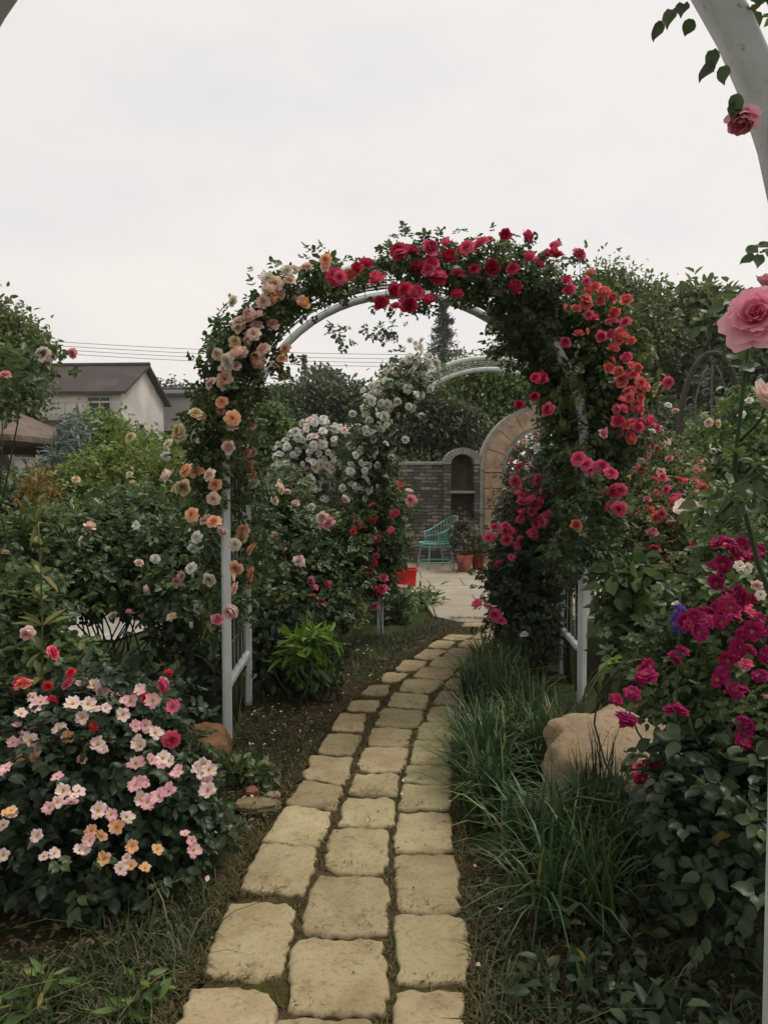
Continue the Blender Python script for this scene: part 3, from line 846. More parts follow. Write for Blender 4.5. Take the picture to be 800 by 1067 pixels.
# ---- coral rose on the right side
bl = arch_blobs(pt1, .60, .80, 20, .18, .12, (.1, 1.0)) + [pb(604, 380, 38, 60, 5.3, .42), pb(608, 470, 38, 50, 5.3, .42), pb(606, 560, 34, 44, 5.4, .4), pb(574, 330, 28, 28, 5.2, .35), pb(606, 525, 24, 44, 4.95, .16, 1.4), pb(600, 572, 26, 24, 4.95, .16, 1.4), pb(600, 430, 16, 40, 4.9, .1, .8), pb(635, 400, 28, 55, 5.4, .35), pb(590, 578, 26, 22, 5.5, .25), pb(580, 410, 18, 40, 5.6, .25), pb(620, 320, 26, 30, 5.3, .3)]
r = climber('coral red climbing rose bulging down the right side of the middle arch', (1.5, 5.3, 0), bl, 1250, 'leaf', pt1, 1, .58, size=.09)
mb = MB(); foliage(mb, [pb(652, 360, 16, 45, 5.2, .2), pb(660, 430, 18, 40, 5.2, .2), pb(625, 330, 18, 18, 5.1, .2)], 110, 5, .05, .09); part('young_foliage', mb, M['leaf_warm'], r, label='yellowish green young foliage')
L = Z3([(507,193),(515,220),(562,195),(567,222),(560,243),(533,270),(618,228),(540,343),(503,366),(657,335),(687,362),(650,358),(640,382),(703,437),(690,430),(660,480),(712,477),(710,500),(712,520),(680,518),(662,549),(645,550),(690,590),(705,600),(670,595),(680,625),(630,345),(665,350),(695,455),(655,470),(600,250),(585,210),(676,500),(700,540)], 400, 220, .375)
L += [(x + rng.normal() * 13, y + rng.normal() * 13) for x, y in L if x > 600]
L = [(x, y, 'coral' if rng.random() < .65 else 'rosepink') for x, y in L]
L += [(x, y, 'rosepink', 8.5) for x, y in Z3([(540,687),(572,712),(605,708),(630,728),(640,780),(655,775),(652,828),(457,552)], 400, 220, .375)] + [(x, y, 'crimson', 6) for x, y in Z3([(418,515),(420,462),(440,460),(375,538),(440,470)], 400, 220, .375)] + [(600, 547, 'coral', 6.5), (611, 484, 'rosepink', 8), (628, 452, 'pink', 6)]
bloom_px(r, L, lambda px, py: d1(min(px, 640)) - .42, ('globe', 'double'), .037, at(570, 460, 5.5), .05)

# ---- white rose on the far arch
bl = arch_blobs(pt2, .10, .385, 28, .13, .07, (-.3, .5)) + [pb(372, 490, 24, 34, 7.4, .35), pb(400, 520, 24, 40, 7.4, .3), pb(398, 570, 20, 40, 7.3, .25), pb(385, 590, 20, 30, 7.2, .25)]
r = climber('creamy white rambling rose on the left half of the far arch', (-.1, 7.7, 0), bl, 760, 'leaf', pt2, 0, .47, size=.085)
L = []
for _ in range(82):
    s = rng.uniform(.2, .41); c, o = pt2(s, rng.uniform(-.3, .2)); q = c + o * rng.uniform(-.08, .30) + np.array([0, -.14, 0]) + rng.normal(size=3) * .05
    L.append(q)
for q in L:
    bloom(r, q, .045 * rng.uniform(.8, 1.25), 'pompon', 'cream' if rng.random() < .35 else 'white', face_dir(q, None, .6))
Lp = [(x, y, 'white', 4.5) for x, y in Z3([(350,115),(398,105),(430,120),(450,85),(465,145),(345,145),(366,173),(380,266),(420,215),(305,285),(365,325),(343,353),(305,185),(310,200),(260,390),(275,350)], 270, 380, .3625)]
bloom_px(r, Lp, 6.9, 'pompon', .04, None, .05)
E = []
for _ in range(130):
    c, o = pt2(rng.uniform(.2, .41), rng.uniform(-.3, .2)); E.append(c + o * rng.uniform(-.08, .28) + np.array([0, -.12, 0]) + rng.normal(size=3) * .06)
merged_blooms(r, E, .042, 'pompon', 'white', [face_dir(q, None, .6) for q in E])
# ---- red rose at its foot
bl = [pb(396, 560, 26, 45, 7.1, .28), pb(388, 598, 22, 22, 7.1, .25), pb(402, 520, 18, 30, 7.1, .22)]
r = bush('climbing_rose', 'small red rose climbing the left foot of the far arch', 'climbing rose', foot(388, 7.15), bl, 230, size=.085, leaf='leaf', ncane=6, cane_r=.004, group='climbing roses on the white arches')
L = [(x, y, 'rosepink' if rng.random() < .6 else 'red', rng.uniform(3.8, 5.6)) for x, y in Z3([(325,403),(385,430),(328,440),(378,475),(285,465),(275,475),(328,498),(405,345),(335,550),(328,572),(318,595),(305,600),(358,612),(350,645),(330,640),(333,695),(300,460),(340,500),(392,425),(360,640),(345,655)], 270, 380, .3625)]
L += [(428, 521, 'pink', 6.5), (426, 511, 'blush', 5), (432, 524, 'pink', 5)]
bloom_px(r, L, 6.7, ('semi', 'double'), .04, None, .05)

# ------------------------------------------------------------------ roses and shrubs of the middle ground
def scatter_blooms(root, n, r, shape, cols, outer=True, push=.05, cam=.6, zmin=.2, front=True):
    c, o = root_c[root.name]
    k = rng.choice(len(c), min(len(c), n * 6), replace=False); m = 0
    for i in k:
        q = c[i] + o[i] * push
        if q[2] < zmin or (front and o[i][1] > .25): continue
        bloom(root, q, r * rng.uniform(.75, 1.2), shape if isinstance(shape, str) else shape[int(rng.integers(len(shape)))], cols[int(rng.integers(len(cols)))], face_dir(q, None, cam) + o[i] * .5)
        m += 1
        if m >= n: break

# white rambler mound behind
bl = [pb(310, 488, 22, 30, 10.5, .4), pb(330, 465, 26, 22, 10.5, .4), pb(358, 470, 26, 22, 10.5, .4), pb(318, 515, 16, 22, 10.5, .35), pb(375, 480, 16, 24, 10.6, .3), pb(340, 530, 36, 30, 11.0, .4, .5)]
r = bush('rambling_rose', 'mound of white rambling roses behind the pale pink bush', 'rose bush', foot(340, 10.6), bl, 420, size=.10, sigma=.06, leaf='leaf_blue')
n = 0
c, o, k = sample_blobs(bl[:5], 600, .9)
for q, oo in zip(c, o):
    if oo[1] > -.1 or n >= 98: continue
    bloom(r, q + oo * .10, .062 * rng.uniform(.7, 1.2), 'pompon', 'blush' if rng.random() < .12 else 'white', face_dir(q, None, .7) + oo * .4); n += 1

c, o, k = sample_blobs(bl[:5], 250, .8); m_ = o[:, 1] < .1; c, o = c[m_], o[m_]
merged_blooms(r, c + o * .09, .058, 'pompon', 'white', [face_dir(q, None, .7) + oo * .4 for q, oo in zip(c, o)])
# pale pink bush between arch and far arch
bl = [pb(300, 570, 42, 50, 6.4, .5), pb(345, 600, 40, 50, 6.6, .5), pb(280, 620, 30, 50, 5.9, .4), pb(320, 640, 50, 40, 6.3, .4), pb(365, 560, 28, 40, 7.0, .4), pb(295, 520, 26, 26, 6.6, .3)]
r = bush('rose_bush', 'pale pink rose bush between the middle arch and the far arch', 'rose bush', foot(315, 6.5), bl, 900, leaf='leaf', size=.095)
L = [(x, y, c, rr) for x, y, c, rr in Z3([(65,360,'dusty',6),(105,400,'blush',5),(190,450,'pink',9),(180,440,'blush',7),(40,497,'blush',7),(65,525,'blush',5.5),(115,563,'blush',7),(50,603,'pink',7),(75,600,'white',5),(150,623,'pink',6),(45,390,'dusty',5),(150,410,'white',5),(80,365,'dusty',5),(58,350,'dusty',5),(200,455,'pink',7),(270,480,'red',4),(180,683,'red',5),(200,630,'rosepink',4),(165,640,'rosepink',3.5),(155,668,'red',4),(190,690,'red',4),(8,575,'white',4),(250,385,'blush',5)], 270, 380, .3625)]
bloom_px(r, L, 5.95, ('double', 'globe'), .05, None, .08)
# dark shrub under it & lime plant
bush('dark_shrub', 'dark leafy shrub at the foot of the pale pink rose bush', 'shrub', foot(290, 5.7), [pb(290, 665, 40, 40, 5.6, .35), pb(255, 690, 30, 30, 5.3, .25), pb(330, 690, 24, 18, 5.5, .2)], 330, leaf='leaf_blue', size=.08, kind='single')
r = bush('hosta', 'bright lime green leafy plant beside the path left of the far arch', 'plant', foot(322, 5.2), [pb(322, 666, 17, 10, 5.15, .12), pb(316, 678, 20, 8, 5.2, .12)], 46, per=4, sigma=.03, size=.13, leaf='leaf_lime', kind='narrow', ncane=8, shell=.2)
bush('leafy_plant', 'mid green plant under the lime green one', 'plant', foot(322, 5.15), [pb(322, 695, 20, 12, 5.15, .12)], 50, per=4, sigma=.03, size=.12, leaf='leaf_mid', kind='narrow', ncane=8)
bush('leafy_plant', 'bushy green plant on the patio edge before the red box', 'plant', foot(442, 9.0), [pb(440, 630, 20, 15, 9.0, .25), pb(425, 640, 16, 14, 8.6, .2)], 130, per=5, sigma=.05, size=.12, leaf='leaf_mid', kind='narrow', ncane=8)
bush('leafy_plant', 'low dull green plant right of the far arch left post', 'plant', foot(412, 8.0), [pb(412, 640, 16, 18, 8.1, .2)], 70, per=5, sigma=.05, size=.11, leaf='leaf', kind='single', ncane=8)

# left big shrubs
bl = [pb(70, 575, 75, 45, 5.6, .6), pb(140, 560, 55, 50, 6.2, .6), pb(20, 600, 50, 60, 5.0, .5), pb(185, 590, 35, 50, 5.6, .4), pb(110, 610, 50, 22, 5.4, .4), pb(180, 620, 30, 30, 5.2, .3)]
r = bush('rose_bush', 'broad dark green rose bush with few pale blooms left of the middle arch', 'rose bush', foot(110, 5.8), bl, 1000, leaf='leaf', size=.12, sigma=.06, ncane=20, zmin=.34)
L = Z3([(225,665,'cream'),(278,738,'dusty'),(333,805,'cream'),(18,817,'yellow'),(480,836,'white'),(430,848,'dusty'),(457,930,'blush'),(597,803,'white'),(595,750,'white'),(400,1003,'pink'),(172,990,'pink'),(640,718,'blush'),(688,748,'blush'),(615,990,'white'),(595,1040,'white'),(530,1015,'peach'),(80,915,'white'),(100,930,'coral'),(545,905,'pink'),(560,890,'blush'),(350,1010,'cream'),(420,735,'white'),(250,780,'white'),(85,1062,'blush')], 0, 300, .3375)
L = [(x, y, c, rng.uniform(4, 6.5)) for x, y, c in L]
bloom_px(r, L, lambda px, py: 4.7 + (.3 if py < 560 else 0), ('double', 'globe', 'semi'), .04, None, .1)
bl = [pb(150, 500, 55, 45, 9.5, .9), pb(100, 520, 50, 40, 9.0, .8), pb(188, 502, 26, 28, 9.0, .6), pb(200, 540, 26, 40, 8.6, .6)]
r = bush('shrub', 'bright green shrub with straw yellow roses in front of the white fence', 'shrub', foot(140, 9.2), bl, 1300, leaf='leaf_fresh', size=.11, sigma=.09, kind='tri')
bloom_px(r, Z3([(403,460,'yellow',6.5),(520,480,'cream',6.5),(515,500,'cream',5),(235,592,'yellow',5),(407,602,'yellow',5),(400,575,'cream',3.5),(512,520,'white',5),(555,440,'yellow',7)], 0, 300, .3375), 8.1, 'double', .06, None, .1)
bush('shrub', 'tall fresh green shrub rising before the white gabled house', 'shrub', foot(105, 13), [pb(105, 452, 28, 20, 13, .6), pb(130, 472, 34, 22, 13, .7), pb(85, 478, 26, 22, 13, .6), pb(110, 505, 44, 40, 13, .7)], 1500, per=7, leaf='leaf_tree_b', size=.09, sigma=.12, kind='single')
bush('silver_shrub', 'silvery blue conifer shrub beside the brown pavilion roof', 'shrub', foot(76, 10.5), [pb(80, 450, 12, 20, 10.5, .25), pb(70, 475, 20, 22, 10.5, .3), pb(62, 500, 24, 24, 10.5, .3)], 160, leaf='leaf_silver', size=.16, sigma=.06, kind='narrow')
bush('orange_shrub', 'small shrub with orange and yellow young leaves at the left', 'shrub', foot(42, 7), [pb(42, 506, 13, 13, 7, .15), pb(38, 530, 14, 18, 7, .2)], 100, leaf='leaf_orange', size=.08, sigma=.05, kind='narrow')
bush('shrub', 'dark shrub below the brown pavilion roof at the left edge', 'shrub', foot(5, 8.5), [pb(0, 530, 40, 36, 8.5, .6), pb(66, 530, 30, 24, 8.5, .4)], 330, leaf='leaf', size=.14, sigma=.07)

bush('dark_shrub', 'low dark shrub just left of the middle arch left post', 'shrub', foot(196, 4.9), [pb(196, 710, 26, 30, 4.9, .2), pb(186, 680, 20, 24, 5.0, .2), pb(150, 715, 30, 22, 4.7, .2)], 190, leaf='leaf_blue', size=.08, kind='single')
# pink rose hanging in from the left edge
bl = [pb(24, 384, 30, 12, 4.1, .12), pb(62, 376, 14, 8, 4.0, .08), pb(-14, 395, 20, 26, 4.3, .2), pb(-40, 470, 24, 70, 4.3, .25)]
r = bush('climbing_rose', 'tall blush rose reaching in from the left edge before the tree', 'climbing rose', foot(-40, 4.3), bl, 80, leaf='leaf', size=.10, sigma=.05, ncane=16)
bloom_px(r, [(47, 370, 'blush', 9), (43, 366, 'white', 7), (76, 368, 'pink', 6.5), (6, 390, 'pink', 6.5), (2, 392, 'blush', 5), (60, 357, 'cream', 4)], 3.95, 'double', .05, None, .04)

# red roses with tall stem at left
bl = [pb(40, 690, 40, 24, 3.4, .2), pb(20, 650, 30, 40, 3.5, .2), pb(30, 740, 50, 40, 3.4, .3), pb(120, 715, 50, 16, 3.4, .2, .5)]
r = bush('rose_bush', 'red rose bush behind the pale single roses at the left', 'rose bush', foot(45, 3.5), bl, 170, leaf='leaf', size=.12, sigma=.05, ncane=14)
L = Z3([(72,47,'blush',8),(138,100,'rosepink',9),(60,182,'coral',10),(50,178,'red',8),(125,187,'red',6),(178,180,'rosepink',9),(135,227,'red',7.5),(185,152,'red',5.5),(430,190,'rosepink',7),(452,240,'rosepink',7),(448,327,'rosepink',10),(243,295,'red',6),(112,428,'red',5.5),(440,155,'red',5),(425,180,'rosepink',6),(380,220,'red',6)], 0, 640, .4)
bloom_px(r, L, 2.62, ('double', 'globe'), .04, None, .03)
r = thing('tall_weed', 'single tall yellow green stem rising at the far left', 'plant', foot(28, 3.0))
mb = MB(); P = curve(foot(24, 3.0), at(40, 545, 3.0), (.03, 0, 0), 14); mb.tube(P, np.linspace(.007, .003, 14), 6)
part('stalk', mb, M['leaf_warm'], r)
mb = MB(); k = np.repeat(P[4:], 5, 0); n = len(k)
add_leaves(mb, k, rvec(n) + [0, 0, .3], rvec(n) * .4 + [0, 0, 1], rng.uniform(.06, .12, n), .035, rng.uniform(.3, 1, n)); part('leaves', mb, M['leaf_warm'], r)

# foreground bush with pale single roses
bl = [pb(90, 770, 95, 60, 2.95, .35), pb(40, 830, 80, 70, 2.75, .3), pb(150, 830, 60, 60, 2.85, .25), pb(90, 890, 90, 45, 2.75, .25), pb(180, 870, 30, 50, 2.9, .2), pb(-20, 800, 60, 80, 2.8, .3)]
r = bush('rose_bush', 'foreground bush covered in pale pink and white single roses', 'rose bush', foot(80, 2.95), bl, 760, leaf='leaf_blue', size=.095, sigma=.05, ncane=26, cane_r=.006)
P0 = [(215,180),(262,205,1),(300,215),(325,225),(230,235),(275,245),(320,262),(215,270),(85,218),(90,245),(55,260),(45,290),(155,300),(178,320,2),(190,235),(365,200),(400,225),(385,300),(405,310),(360,335),(395,380),(420,390,1),(355,390,1),(260,350),(215,380,2),(258,390),(465,405,1),(525,410),(540,435),(35,335),(80,330),(100,355),(40,385,2),(75,380,2),(105,395),(10,370,1),(5,410,1),(150,425),(165,460),(205,462),(150,490),(185,490),(355,445,1),(440,462,1),(370,482),(20,520,2),(10,550),(35,525),(290,522),(330,530),(305,555,2),(98,578),(115,632),(10,628),(235,590),(265,580,2),(225,612),(272,637,2),(345,605,2),(410,613,2),(330,635),(342,655,2),(500,590,1),(505,615,1),(245,185),(380,290,1),(425,375),(370,435,1),(90,375,2),(60,325),(130,505),(515,400),(545,405),(275,205,1),(255,340),(270,355)]
for e in P0:
    x, y = 0 + e[0] * .4, 640 + e[1] * .4
    for k in range(1 if rng.random() < .6 else 2):
        d = 2.62 - .25 * (y > 800) + (.25 if y < 730 else 0) + rng.normal() * .03
        q = at(x + rng.normal() * 8 * k, y + rng.normal() * 7 * k, d)
        col = {0: 'single', 1: 'singlepk', 2: 'singleor'}[e[2] if len(e) > 2 else (0 if rng.random() < .75 else 1)]
        bloom(r, q, (.026 if y < 840 else .023) * rng.uniform(.7, 1.2), 'single', col, face_dir(q, None, .75, .55, .5), True)

# right red pink bush by the path
bl = [pb(556, 565, 34, 55, 6.3, .5), pb(552, 620, 32, 50, 6.1, .4), pb(536, 600, 24, 46, 6.3, .4), pb(584, 506, 28, 44, 6.4, .4), pb(548, 662, 24, 26, 6.0, .3), pb(522, 640, 14, 24, 6.4, .25, .6), pb(545, 560, 16, 36, 6.5, .3)]
r = bush('rose_bush', 'cerise rose bush beside the path in front of the stone gateway', 'rose bush', foot(560, 6.2), bl, 950, leaf='leaf_blue', size=.09, sigma=.055, ncane=20)
mb = MB(); foliage(mb, [pb(532, 535, 18, 26, 6.1, .25), pb(548, 508, 22, 20, 6.1, .2), pb(512, 605, 14, 22, 6.2, .2)], 60, 4, .05, .08); part('young_foliage', mb, M['leaf_red'], r)
L = [(x, y, 'rosepink', rng.uniform(5, 8)) for x, y in Z3([(270,22),(270,58),(218,52),(178,105),(210,108),(175,148),(130,185),(205,185),(175,200),(165,215),(232,155),(120,260),(110,390),(125,405),(65,360),(140,200),(250,30),(225,110),(190,90)], 470, 480, .4125)]
L += [(x, y, 'rosepink' if rng.random() < .8 else 'crimson', rng.uniform(5, 8.5)) for x, y in Z3([(480,718),(485,758),(425,755),(380,805),(413,805),(378,855),(335,890),(410,835),(440,860),(465,735),(430,745)], 400, 220, .375)]
L += [(x + rng.normal() * 12, y + rng.normal() * 12, 'rosepink', rng.uniform(3.5, 6.5)) for x, y, *_ in L if y < 640]
L += [(521, 687, 'red', 6), (530, 690, 'white', 5.5), (546, 661, 'white', 5), (553, 558, 'cream', 3), (517, 640, 'rosepink', 4.5), (506, 632, 'pink', 4), (541, 686, 'cream', 4)]
bloom_px(r, L, lambda px, py: 5.62 if py > 520 else 5.8, ('double', 'globe', 'semi'), .045, None, .05)

# coral and apricot shrub right of the arch
bl = [pb(680, 520, 48, 55, 7.2, .7), pb(720, 560, 55, 60, 6.6, .7), pb(660, 580, 40, 60, 6.6, .6), pb(690, 480, 26, 24, 7.6, .4), pb(760, 600, 50, 70, 6.0, .5), pb(690, 640, 60, 50, 5.8, .5)]
r = bush('rose_bush', 'coral and pink rose shrub with yellowish leaves right of the middle arch', 'rose bush', foot(700, 6.8), bl, 1250, leaf='leaf_warm', size=.09, sigma=.06, ncane=24)
scatter_blooms(r, 62, .042, ('double', 'globe', 'semi'), ['coral', 'rosepink', 'pink', 'rosepink', 'coral', 'orange', 'peach'], zmin=.8)
bloom_px(r, [(697, 478, 'pink', 5), (672, 473, 'pink', 7), (668, 490, 'coral', 6), (690, 497, 'rosepink', 6), (694, 510, 'rosepink', 6), (703, 520, 'rosepink', 7), (684, 538, 'coral', 7), (676, 532, 'coral', 6), (725, 502, 'rosepink', 6), (708, 500, 'rosepink', 4), (682, 500, 'coral', 5), (660, 470, 'coral', 5), (678, 460, 'rosepink', 5), (665, 445, 'pink', 5), (648, 470, 'coral', 5), (655, 500, 'orange', 5)], 5.9, ('double', 'globe'), .04, None, .08)
L = []
while len(L) < 34:
    a, q = rng.uniform(0, 6.28), math.sqrt(rng.uniform(0, 1)); x, y = 695 + 50 * q * math.cos(a), 520 + 62 * q * math.sin(a)
    L.append((x, y, ('coral', 'rosepink', 'rosepink', 'pink', 'coral', 'orange')[int(rng.integers(6))], rng.uniform(3.5, 6.5)))
bloom_px(r, L, 5.5, ('double', 'globe', 'semi'), .04, None, .1, maxn=max(0, 98 - len(r.children)))
# pale roses further right by the iron arch
bl = [pb(745, 462, 26, 24, 8.6, .4), pb(785, 450, 26, 50, 8.2, .5), pb(760, 500, 50, 40, 8, .5), pb(800, 500, 50, 60, 7.5, .6)]
r = bush('rose_bush', 'cream rose bush growing in front of the iron arch', 'rose bush', foot(765, 8.4), bl, 520, leaf='leaf_mid', size=.12, sigma=.07)
bloom_px(r, [(696, 422, 'white', 4), (703, 428, 'peach', 4), (749, 405, 'white', 4), (733, 431, 'cream', 5), (738, 440, 'dusty', 5), (748, 441, 'yellow', 5), (688, 447, 'cream', 4), (679, 449, 'white', 4), (743, 470, 'white', 4), (772, 432, 'white', 5), (780, 417, 'cream', 4.5), (797, 457, 'blush', 6), (788, 475, 'white', 4), (790, 500, 'white', 4), (765, 465, 'white', 3), (744, 480, 'white', 4)], 7.6, ('double', 'pompon'), .05, None, .06)

# big leaved plant & poppy like pods by the right post
r = bush('leafy_plant', 'broad leaved pale green plant right of the arch posts', 'plant', foot(655, 4.5), [pb(652, 620, 18, 50, 4.5, .2), pb(672, 640, 22, 50, 4.4, .2), pb(660, 690, 22, 26, 4.3, .2)], 120, per=4, sigma=.045, size=.12, leaf='leaf', kind='single', ncane=22, shell=.2)
r = bush('lily_leaves', 'two large bright green leaves standing behind the tan boulder', 'plant', foot(630, 3.9), [pb(640, 692, 12, 8, 3.8, .05)], 5, per=1, sigma=.02, size=.14, leaf='leaf_fresh', kind='single', ncane=4, shell=.2)
# violet spike
r = thing('flower_spike', 'violet flower spike with a white tip beside the magenta roses', 'flower', foot(706, 2.6))
b, t = foot(706, 2.6), at(708, 618, 2.6)
part('stalk', MB().tube(curve(b, t, (0, 0, 0), 8), np.linspace(.006, .003, 8), 6), M['calyx'], r)
for k in range(26):
    y = 628 + (k / 26) * 30; q = at(706 + rng.normal() * 3.6, y, 2.6 + rng.normal() * .02)
    bloom(r, q, .012 if y > 632 else .008, 'semi', 'violet' if k > 2 else 'white', face_dir(q, None, .7), name='floret')

# magenta rose bush at the right
bl = [pb(760, 640, 50, 60, 2.9, .3), pb(745, 725, 50, 50, 2.8, .3), pb(790, 740, 36, 90, 2.6, .25), pb(705, 725, 30, 26, 2.95, .2), pb(770, 580, 40, 40, 3.1, .3), pb(690, 690, 26, 30, 3.1, .2)]
r = bush('rose_bush', 'magenta rose bush with white eyed blooms at the right edge', 'rose bush', foot(765, 2.85), bl, 330, leaf='leaf', size=.08, sigma=.05, ncane=40, cane_r=.006)
P0 = Z3([(610,40),(640,50),(590,120),(545,130),(550,200),(640,270),(600,280),(680,285),(500,350),(540,370),(460,360),(430,410),(590,350),(640,355),(720,350),(725,430),(700,440),(665,510),(610,565),(695,585),(585,640),(245,590),(240,640),(210,655),(170,720),(95,745),(130,830),(150,850),(690,845),(680,700),(620,250),(660,250),(600,300),(520,340),(480,375),(445,385),(470,420),(510,400),(620,330),(580,390),(670,340),(700,320),(760,380),(740,280),(620,20),(650,80),(660,60),(720,40),(760,60),(790,440),(640,540),(700,880),(710,920),(690,940),(780,560),(720,520),(760,640),(225,625),(395,800),(370,560)], 620, 560, .225)
P0 += [(x + rng.normal() * 9, y + rng.normal() * 9) for x, y in P0 if rng.random() < .35]
P0 += [(672, 800), (680, 795), (668, 812), (678, 815), (685, 806), (673, 826), (664, 800), (682, 822)]
for x, y in P0:
    d = 2.34 + (.18 if y < 640 else 0) + (.25 if y > 780 and x < 700 else 0) + rng.normal() * .04
    q = at(x, y, d)
    bloom(r, q, .026 * rng.uniform(.7, 1.3), 'semi', 'magenta' if rng.random() < .9 else 'rosepink', face_dir(q, None, .6, .4, .6), True)
for x, y, c in ((778, 592, 'cream'), (788, 610, 'blush'), (792, 620, 'cream'), (798, 727, 'peach'), (770, 590, 'cream')):
    q = at(x, y, 2.45); bloom(r, q, .02, 'semi', c, face_dir(q, None, .6), True)
# bud spray on the boulder
# dark foliage at lower right
bl = [pb(755, 830, 60, 45, 2.4, .25), pb(780, 880, 50, 60, 2.3, .25), pb(735, 830, 20, 30, 2.6, .15)]
bush('peony', 'dark broad leaved plant low at the right edge under the magenta roses', 'plant', foot(770, 2.45), bl, 260, per=4, leaf='leaf_blue', size=.12, sigma=.05, kind='tri', ncane=14)

mbg = MB(); foliage(mbg, [(np.array([x, y, .03]), np.array([.16, .14, .07])) for x, y in ((.75, 1.9), (.95, 2.1), (.7, 2.25), (1.05, 2.4), (.85, 2.6), (.55, 2.1), (.6, 1.75), (.9, 1.75), (.62, 2.5))], 260, 4, .03, .055, .2, 'single', zmin=.0); setp(link('ground_cover', mbg.mesh('ground_cover', M['leaf_blue'])), kind='stuff')  # low leafy growth, extra dark foliage added to deepen the shade in this corner
# big pink roses close at the right
root = thing('climbing_rose', 'tall rose close at the right edge with one huge pink bloom', 'climbing rose', foot(815, 1.75), 'roses close to the camera at the right')
S = MB()
S.tube(np.array([foot(830, 1.75), at(832, 690, 1.7), at(790, 590, 1.67), at(764, 490, 1.64), at(772, 420, 1.62), at(781, 350, 1.6)]), [.008, .007, .006, .005, .0045, .004], 8)
S.tube(np.array([at(766, 520, 1.65), at(740, 545, 1.85), at(724, 545, 2.0)]), [.004, .0035, .003], 6)
S.tube(np.array([at(770, 460, 1.64), at(785, 445, 1.6), at(796, 432, 1.58)]), [.004, .0035, .003], 6)
part('stems', S, M['calyx'], root)
q = at(788, 331, 1.56); bloom(root, q, .062, 'double', 'bigpink', nrmz(np.array([-.5, -.9, .25])), True)
q = at(798, 424, 1.56); bloom(root, q, .042, 'cup', 'blush', nrmz(np.array([.1, -.5, .8])), True)
q = at(718, 540, 1.98); bloom(root, q, .044, 'cup', 'blush', nrmz(np.array([-.1, -.55, .85])), True)
q = at(797, 300, 1.62); bloom(root, q, .03, 'cup', 'pink', nrmz(np.array([.2, -.2, 1])), True)
HI = True; mb = MB()
spots = [(740, 515, 1.75), (728, 526, 1.85), (757, 512, 1.7), (790, 530, 1.65), (795, 390, 1.62), (766, 306, 1.66), (812, 262, 1.55), (752, 318, 1.7), (797, 480, 1.6), (778, 505, 1.6), (797, 350, 1.65)]
for x, y, d in spots:
    n = 2; pp = np.array([at(x + rng.normal() * 6, y + rng.normal() * 6, d + rng.normal() * .03) for _ in range(n)])
    add_compound(mb, pp, rvec(n) * np.array([1, .6, .7]) + [-.3, 0, -.1], np.array([0, -.5, .8]) + rvec(n) * .5, rng.uniform(.07, .10, n), rng.uniform(.3, .8, n))
part('leaves', mb, M['leaf'], root); HI = False

root = thing('climbing_rose', 'rose trailing along the hoop of the nearest arch, pink bloom hanging', 'climbing rose', (.78, 1.3, 0), 'roses close to the camera at the right')
S = MB(); P = np.array([pt0(s, .0)[0] + pt0(s, 0)[1] * .055 + np.array([0, -.02, 0]) for s in np.linspace(1, .55, 24)]); P[0][2] = -.02
S.tube(P, np.linspace(.010, .005, 24), 6); part('canes', S, M['cane'], root)
HI = True; mb = MB(); n = 420
pp = np.array([(lambda a: a[0] + a[1] * rng.uniform(.07, .28) + rng.normal(size=3) * .04)(pt0(rng.uniform(.3, .76), rng.uniform(-.1, .9))) for _ in range(n)])  # leaves along the hoop, thickened out of view towards the rear to shade it
add_compound(mb, pp, rvec(n), np.array([.2, -.3, .9]) + rvec(n) * .6, rng.uniform(.07, .11, n), rng.uniform(.2, .6, n))
spots = [(700, 10, 1.28), (692, 22, 1.3), (722, 20, 1.28), (742, 52, 1.28), (745, 65, 1.27), (755, 68, 1.26), (765, 98, 1.24), (768, 108, 1.24), (712, 4, 1.27)]
pp = np.array([at(x, y, d) for x, y, d in spots]); n = len(pp)
add_leaves(mb, pp, np.array([[-.3, 0, -.9]] * n) + rvec(n) * .4, np.array([[-.5, -.8, .3]] * n) + rvec(n) * .3, rng.uniform(.025, .045, n), .024, rng.uniform(.2, .6, n))
HI = False
foliage(mb, [(np.array([x, y, z]), np.array([.55, .5, .3])) for x, y, z in ((-1.2, -.9, 2.3), (-.5, -.9, 2.75), (.3, -1.0, 2.75), (1.0, -.9, 2.3), (1.2, -.5, 1.7), (-.4, -1.8, 2.8), (.5, -1.8, 2.7))], 420, 5, .07, .1)  # unseen foliage behind the camera, added to block sky light from the near hoop
part('leaves', mb, M['leaf'], root)
q = at(774, 122, 1.25); bloom(root, q, .024, 'globe', 'bigpink', nrmz(np.array([-.3, -.3, -.9])), True)

